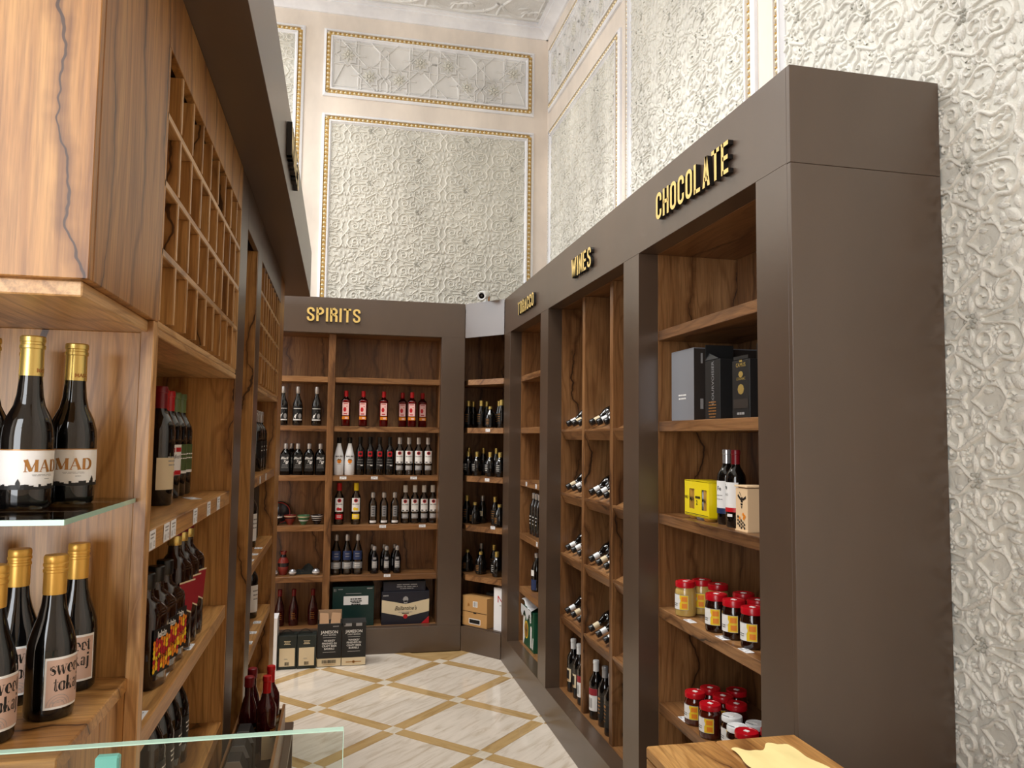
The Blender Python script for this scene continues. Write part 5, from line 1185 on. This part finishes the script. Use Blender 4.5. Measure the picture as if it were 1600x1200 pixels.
JD.put(1.376, 2.668, z, RJ, 'dark honey jar, left of the front three on the honey shelf', 'jar'); JD.put(1.388, 2.560, z, RJ, 'dark honey jar in the middle of the front three on the honey shelf', 'jar'); JD.put(1.390, 2.435, z, RJ, 'dark honey jar next to the upright, front row of the honey shelf', 'jar')
JD.put(1.485, 2.665, z, RJ, 'dark honey jar in the back row, left of two', 'jar'); JD.put(1.475, 2.545, z, RJ, 'dark honey jar in the back row, right of two', 'jar')
z = SH[4] + .0002
JA, JW = jar('honey_amber', 'jar_red', .120), jar('honey_dark', 'cap_white', .105, .038, True)
for x, y, t in ((1.370, 2.835, 'red-lidded amber honey jar at the left front of the lowest shelf'), (1.365, 2.700, 'red-lidded amber honey jar nearest the shelf edge, right of the left front one'), (1.450, 2.868, 'red-lidded honey jar at the back left of the lowest shelf'), (1.455, 2.772, 'red-lidded honey jar in the middle of the lowest shelf'),
                (1.540, 2.825, 'red-lidded honey jar farthest back on the lowest shelf'), (1.460, 2.680, 'red-lidded honey jar behind the white-lidded jars'), (1.348 + .01, 2.425, 'red lid just showing over the table edge, left one'), (1.450, 2.420, 'red lid just showing over the table edge by the upright')):
    JA.put(x, y, z, RJ, t, 'jar')
for x, y, t in ((1.402, 2.606, 'small white-lidded dark jar, left of three on the lowest shelf'), (1.449, 2.522, 'small white-lidded dark jar, right of three by the upright'), (1.372, 2.512, 'small white-lidded dark jar in front of the other two')):
    JW.put(x, y, z, RJ, t, 'jar')

# ---- price tags
tag_src = [None]
def price_tag(loc, rz, label, lay=False, w=.050, h=.030):
    root = tag(empty('price_tag', loc, rz), label, 'price tag')
    mb = MB(); ink = MB()
    if lay:
        mb.box(-w / 2, w / 2, -h / 2, h / 2, 0, .0008); to = lambda a, b: (a, b, .0011)
    else:
        mb.box(-w / 2, w / 2, -.0008, 0, -h / 2, h / 2); to = lambda a, b: (a, -.0012, b)
    mb.obj('card', 'white_card', root)
    on_flat(ink, place2(bars(1, w * .8, h * .09, 1, 0), 0, h * .26), to); on_flat(ink, place2(bars(1, w * .7, h * .08, 1, 0), -w * .05, h * .08), to); on_flat(ink, barcode(-w * .42, -w * .08, -h * .40, -h * .08, 8), to); on_flat(ink, place2(T('12', h * .42, .01), w * .22, -h * .36), to)
    ink.obj('printing', 'ink_grey', root)
for i, y in enumerate((1.585, 1.710, 1.775, 2.031, 2.232, 2.404)):
    price_tag((XS - .0030, y, 1.480), FY, '%s white price tag from the post on the front of the upper left shelf' % ORD[i], w=.052, h=.036)
for (x, y), t in (((-.372, 1.640), 'white price tag lying on the left shelf, nearest the camera'), ((-.385, 1.905), 'white price tag lying on the left shelf before the honeycomb bottles'), ((-.372, 2.140), 'white price tag lying before the red-labelled amber bottles')):
    price_tag((x, y, zm + .0002), FY, t, True, .06, .042)
price_tag((-.400, 2.325, zl + .0002), FY + .5, 'pale paper slip lying on the upper left shelf', True, .075, .03)
for i, y in enumerate((3.62, 3.90)): price_tag((XS - .0030, y, 1.480), FY, ('white tag on the far left bay upper shelf, nearer one', 'white tag on the far left bay upper shelf, farther one')[i], w=.045)
for i, y in enumerate((3.55, 3.72, 3.92)): price_tag((-.365, y, 1.1385), FY, '%s tag lying on the middle shelf of the far left bay' % ORD[i].capitalize(), True, .05, .035)
for i, y in enumerate((3.45, 3.60, 3.78, 3.98)): price_tag((-.365, y, .7755), FY, '%s tag lying on the low shelf of the far left bay' % ORD[i].capitalize(), True, .05, .035)
for x, z_, t in ((.036, 1.350, 'price tag under the white coconut rum bottles'), (.279, 1.350, 'price tag under the black rum bottles'), (.590, 1.350, 'price tag under the clear rum bottles'), (.353, .968, 'price tag under the silver-stoppered vodka bottles'), (.667, .968, 'price tag under the white-capped rum bottles'), (.397, .583, 'price tag under the small vodka bottles')):
    price_tag((x, YI - .0005, z_), 0, t, w=.052, h=.022)
for s_, z_, t in ((.235, 1.742, 'price tag on the front of the top corner shelf'), (.235, 1.352, 'price tag on the front of the second corner shelf'), (.30, .985, 'tag on the front edge of the third corner shelf')):
    q = cp(s_, .0235); price_tag((q[0], q[1], z_ - .004), RC, t, w=.045, h=.024)
for y, z_, t in ((5.45, 1.350, 'price tag on the tobacco bay shelf edge, farther one'), (5.17, 1.350, 'price tag on the tobacco bay shelf edge by the upright'), (5.13, .962, 'price tag on the lower tobacco shelf edge')):
    price_tag((XI + .0015, y, z_), FR, t, w=.04, h=.03)
for (x, y, z_), t in (((1.343, 2.820, SH[3]), 'price tag lying before the pale honey jars'), ((1.346, 2.565, SH[3]), 'price tag lying before the middle dark honey jars'), ((1.344, 2.400, SH[3]), 'price tag lying before the honey jar by the upright'), ((1.346, 2.880, SH[4]), 'price tag lying on the lowest honey shelf')):
    price_tag((x, y, z_ + .0003), FR, t, True, .060, .030)

# ---- far left bay: bottles and dark frames seen past the upright
fb = Kind(wine('black_glass', 'cap_silver', 'label_black', [(place2(bars(2, .03, .006, .02, 0), 0, .12), 'ink_white')]))
for k, y in enumerate((4.02, 4.14, 4.27)): fb.put(-.41, y, 1.5002, FY, '%s silver-capped dark bottle on the far left bay upper shelf' % ORD[k], 'bottle')
fr_ = tag(empty('gift_case', (-.46, 4.20, 1.1383)), 'dark framed gift case standing on the far left bay middle shelf', 'gift case')
MB().box(-.05, .05, -.13, .13, 0, .30, 0, .003).obj('body', 'frame_dark', fr_); MB().box(.0505, .053, -.115, .115, .015, .285, 0, .001).obj('front_panel', 'carton_black', fr_); MB().box(.0532, .0540, -.03, .03, .10, .14).obj('label', 'label_silver', fr_)
wb2 = Kind(wine('black_glass', 'cap_white', 'label_white', [(place2(bars(3, .04, .006, .02, 0), 0, .13), 'ink_grey')], z=(.03, .16)))
wb2.put(-.420, 3.98, 1.1382, FY - .6, 'white-labelled bottle beside the dark framed gift case', 'bottle'); wb2.put(-.415, 4.10, .7752, FY - .6, 'white-labelled bottle on the low shelf of the far left bay', 'bottle')

# ---- low display stand with whiskey packs, a wooden tray and bottles, in front of the left unit
ds = tag(empty('display_stand', (-.235, 2.8, 0)), 'dark low display stand pushed against the left unit', 'stand')
part(ds, 'top', 'brown_laminate', (-.332, -.148, 2.32, 3.28, .520, .540)); part(ds, 'side', 'brown_laminate', (-.330, -.150, 2.33, 2.35, 0, .520)); part(ds, 'side', 'brown_laminate', (-.330, -.150, 3.25, 3.27, 0, .520)); part(ds, 'shelf', 'brown_laminate', (-.330, -.150, 2.35, 3.25, .25, .268))
cr = tag(empty('wooden_tray', (-.235, 2.80, .5403)), 'open wooden tray holding bottles at the end of the left unit', 'tray')
part(cr, 'side_board', 'oak_brown_y', (-.182, -.172, 2.40, 3.10, .5403, .67)); part(cr, 'side_board', 'oak_brown_y', (-.330, -.322, 2.40, 3.10, .5403, .67)); part(cr, 'end_board', 'oak_brown_x', (-.322, -.182, 3.087, 3.10, .5403, .655)); part(cr, 'tray_floor', 'oak_brown_y', (-.322, -.182, 2.40, 3.087, .5403, .546))
rc_ = Kind(wine('dark_red_glass', 'cap_red', 'label_cream', [(place2(bars(2, .04, .008, .02, 0), 0, .12), 'ink_gold')], half=1.3, z=(.03, .12), Hh=.30, Rr=.033))
for (x, y), t in (((-.222, 2.86), 'red-capped dark red bottle with cream label, nearer in the wooden tray'), ((-.219, 2.98), 'red-capped dark red bottle farther along the wooden tray')):
    rc_.put(x, y, .5463, 1.0, t, 'bottle')
bp = Kind(bottle('liqueur_bottle', [(.030, 0), (.032, .006), (.032, .15), (.024, .19), (.0145, .22), (.0145, .28)], 'dark_red_glass', [([(.0165, .25), (.017, .252), (.017, .282), (.014, .285)], 'cap_darkred')], [dict(z=(.05, .13), half=.9, m='label_black', prints=[(place2(bars(2, .04, .006, .02, 0), 0, .11), 'ink_gold')])], seg=16))
for (x, y), t in (((-.287, 2.92), 'dark bottle behind the dark packs in the wooden tray'), ((-.287, 3.02), 'dark bottle at the far end of the wooden tray')): bp.put(x, y, .5463, 1.2, t, 'bottle')
def pack(y, label):
    r = tag(empty('whiskey_pack', (-.286, y, .5463)), label, 'pack')
    pr = [(-.030, 0), (.038, 0), (.038, .13), (.022, .165), (-.014, .165), (-.030, .13)]
    MB().prism(pr, 1, -.040, .040).obj('body', 'carton_black', r)
    MB().prism([(-.031, .129), (.039, .129), (.0225, .1665), (-.0145, .1665)], 1, -.0410, -.0385).obj('arched_edge', 'label_silver', r)
    pm = MB()
    for vf in (place2(T('JAMESON', .014, .01), .004, .075), place2(bars(2, .04, .004, .012, 0), .004, .055)): on_flat(pm, vf, lambda a, b: (a, -.0406, b))
    pm.obj('printing', 'ink_white', r)
pack(2.52, 'dark whiskey pack with arched top nearest the glass screen'); pack(2.64, 'dark whiskey pack second in the wooden tray'); pack(2.76, 'dark whiskey pack third in the wooden tray')

# ---- security camera on the corner header
sx, sy = cp(.20, 0)
sm = tag(empty('security_camera', (sx, sy, 2.764)), 'white bullet security camera mounted on top of the diagonal corner unit', 'camera')
d_ = Vector((-.36, -.90, -.24)).normalized()
def along(prof, m, name, p0):
    mb = MB().lathe(prof, 20); q = d_.to_track_quat('Z', 'Y').to_matrix()
    mb.v = [tuple(q @ Vector(v) + Vector(p0)) for v in mb.v]; return mb.obj(name, m, sm)
hp = (.010, .015, .060)
along([(.026, -.02), (.033, -.01), (.033, .11), (.036, .112), (.036, .150), (.033, .156), (.030, .156), (.030, .150)], 'cap_white', 'housing', hp)
along([(.022, .149), (.022, .1515)], 'lens_black', 'lens', hp); along([(.008, .1516), (.006, .1535)], 'frame_dark', 'lens_ring', hp)
MB().lathe([(.030, 0), (.030, .008), (.012, .012), (.010, .030), (.016, .036)], 18, cx=.024, cy=.050).obj('mount', 'cap_white', sm)
MB().box(.040, .052, .044, .056, 0, .075, 0, .002).obj('bracket', 'rust_metal', sm)

# ---- foreground: glass screen on the counter, block table with a sheet of paper
ct = tag(empty('glass_screen', (-.45, .92, .96)), 'upright clear glass screen with green edge across the bottom left corner', 'glass screen')
def tilt(mb): return mb
gx0, gx1, gy0, gy1, gz = -1.15, .0135, .915, .925, 1.349
MB().box(gx0, gx1 - .0008, gy0 + .0008, gy1, .962, gz - .001).obj('pane', 'sheet_glass', ct, tuple(ct.location))
MB().box(gx0, gx1, gy0, gy1, gz - .0009, gz + .0004).obj('top_edge', 'glass_edge', ct, tuple(ct.location)); MB().box(gx1 - .0007, gx1, gy0, gy1, .962, gz - .001).obj('side_edge', 'glass_edge', ct, tuple(ct.location))
MB().box(-.246, -.222, gy1 + .0005, gy1 + .012, 1.20, 1.334, 0, .002).obj('clip', 'teal_plastic', ct, tuple(ct.location))
co = tag(empty('counter', (-.5, .65, 0)), 'wooden shop counter carrying the glass screen', 'counter')
part(co, 'worktop', 'oak_honey_x', (-1.15, .0, .52, .96, .935, .9615), c=.003); part(co, 'front_panel', 'oak_honey_z', (-1.15, -.01, .93, .95, 0, .934)); part(co, 'side_panel', 'oak_honey_z', (-.03, -.011, .53, .93, 0, .934))
tb_ = tag(empty('block_table', (.995, 1.55, 0)), 'square wooden block table in front of the chocolate bay', 'table')
TX0, TX1, TY0, TY1, TZ = .784, 1.206, 1.12, 1.905, .900
part(tb_, 'top_board', 'oak_honey_y', (TX0, .9755, TY0, TY1, TZ - .030, TZ), c=.004); part(tb_, 'top_board', 'oak_honey_y', (.9765, TX1, TY0, TY1, TZ - .030, TZ), c=.004)
part(tb_, 'side_panel', 'oak_honey_y', (TX0 + .001, TX0 + .022, TY0 + .002, TY1 - .002, 0, TZ - .0305)); part(tb_, 'side_panel', 'oak_honey_y', (TX1 - .022, TX1 - .001, TY0 + .002, TY1 - .002, 0, TZ - .0305))
part(tb_, 'end_panel', 'oak_honey_x', (TX0 + .023, TX1 - .023, TY1 - .024, TY1 - .003, 0, TZ - .0305)); part(tb_, 'end_panel', 'oak_honey_x', (TX0 + .023, TX1 - .023, TY0 + .003, TY0 + .024, 0, TZ - .0305))
pp = MB(); G = 24; rp = random.Random(9); vs = []
P00, P10, P11, P01 = np.array((.978, 1.822)), np.array((1.142, 1.838)), np.array((1.188, 1.40)), np.array((.985, 1.38))
for i in range(G + 1):
    for j in range(G + 1):
        u, v_ = i / G, j / G; q = (1 - u) * (1 - v_) * P00 + u * (1 - v_) * P10 + u * v_ * P11 + (1 - u) * v_ * P01
        q = q + np.array((.006 * math.sin(v_ * 17 + 1) * (1 - u) + .004 * math.sin(v_ * 23) * u, (.012 * math.sin(u * 9 + 1.2) + .006 * math.sin(u * 21)) * (1 - v_)))
        hh = .0015 + .0035 * (.5 + .5 * math.sin(u * 11 + 3 * v_)) + .003 * (.5 + .5 * math.sin(v_ * 19 - u * 4)) + .001 * rp.random()
        vs.append((q[0], q[1], TZ + hh))
pp.add(vs, [(i * (G + 1) + j, (i + 1) * (G + 1) + j, (i + 1) * (G + 1) + j + 1, i * (G + 1) + j + 1) for i in range(G) for j in range(G)])
tag(pp.obj('cloth', 'paper_yellow', angle=80), 'crinkled pale yellow cloth lying on the block table', 'cloth')
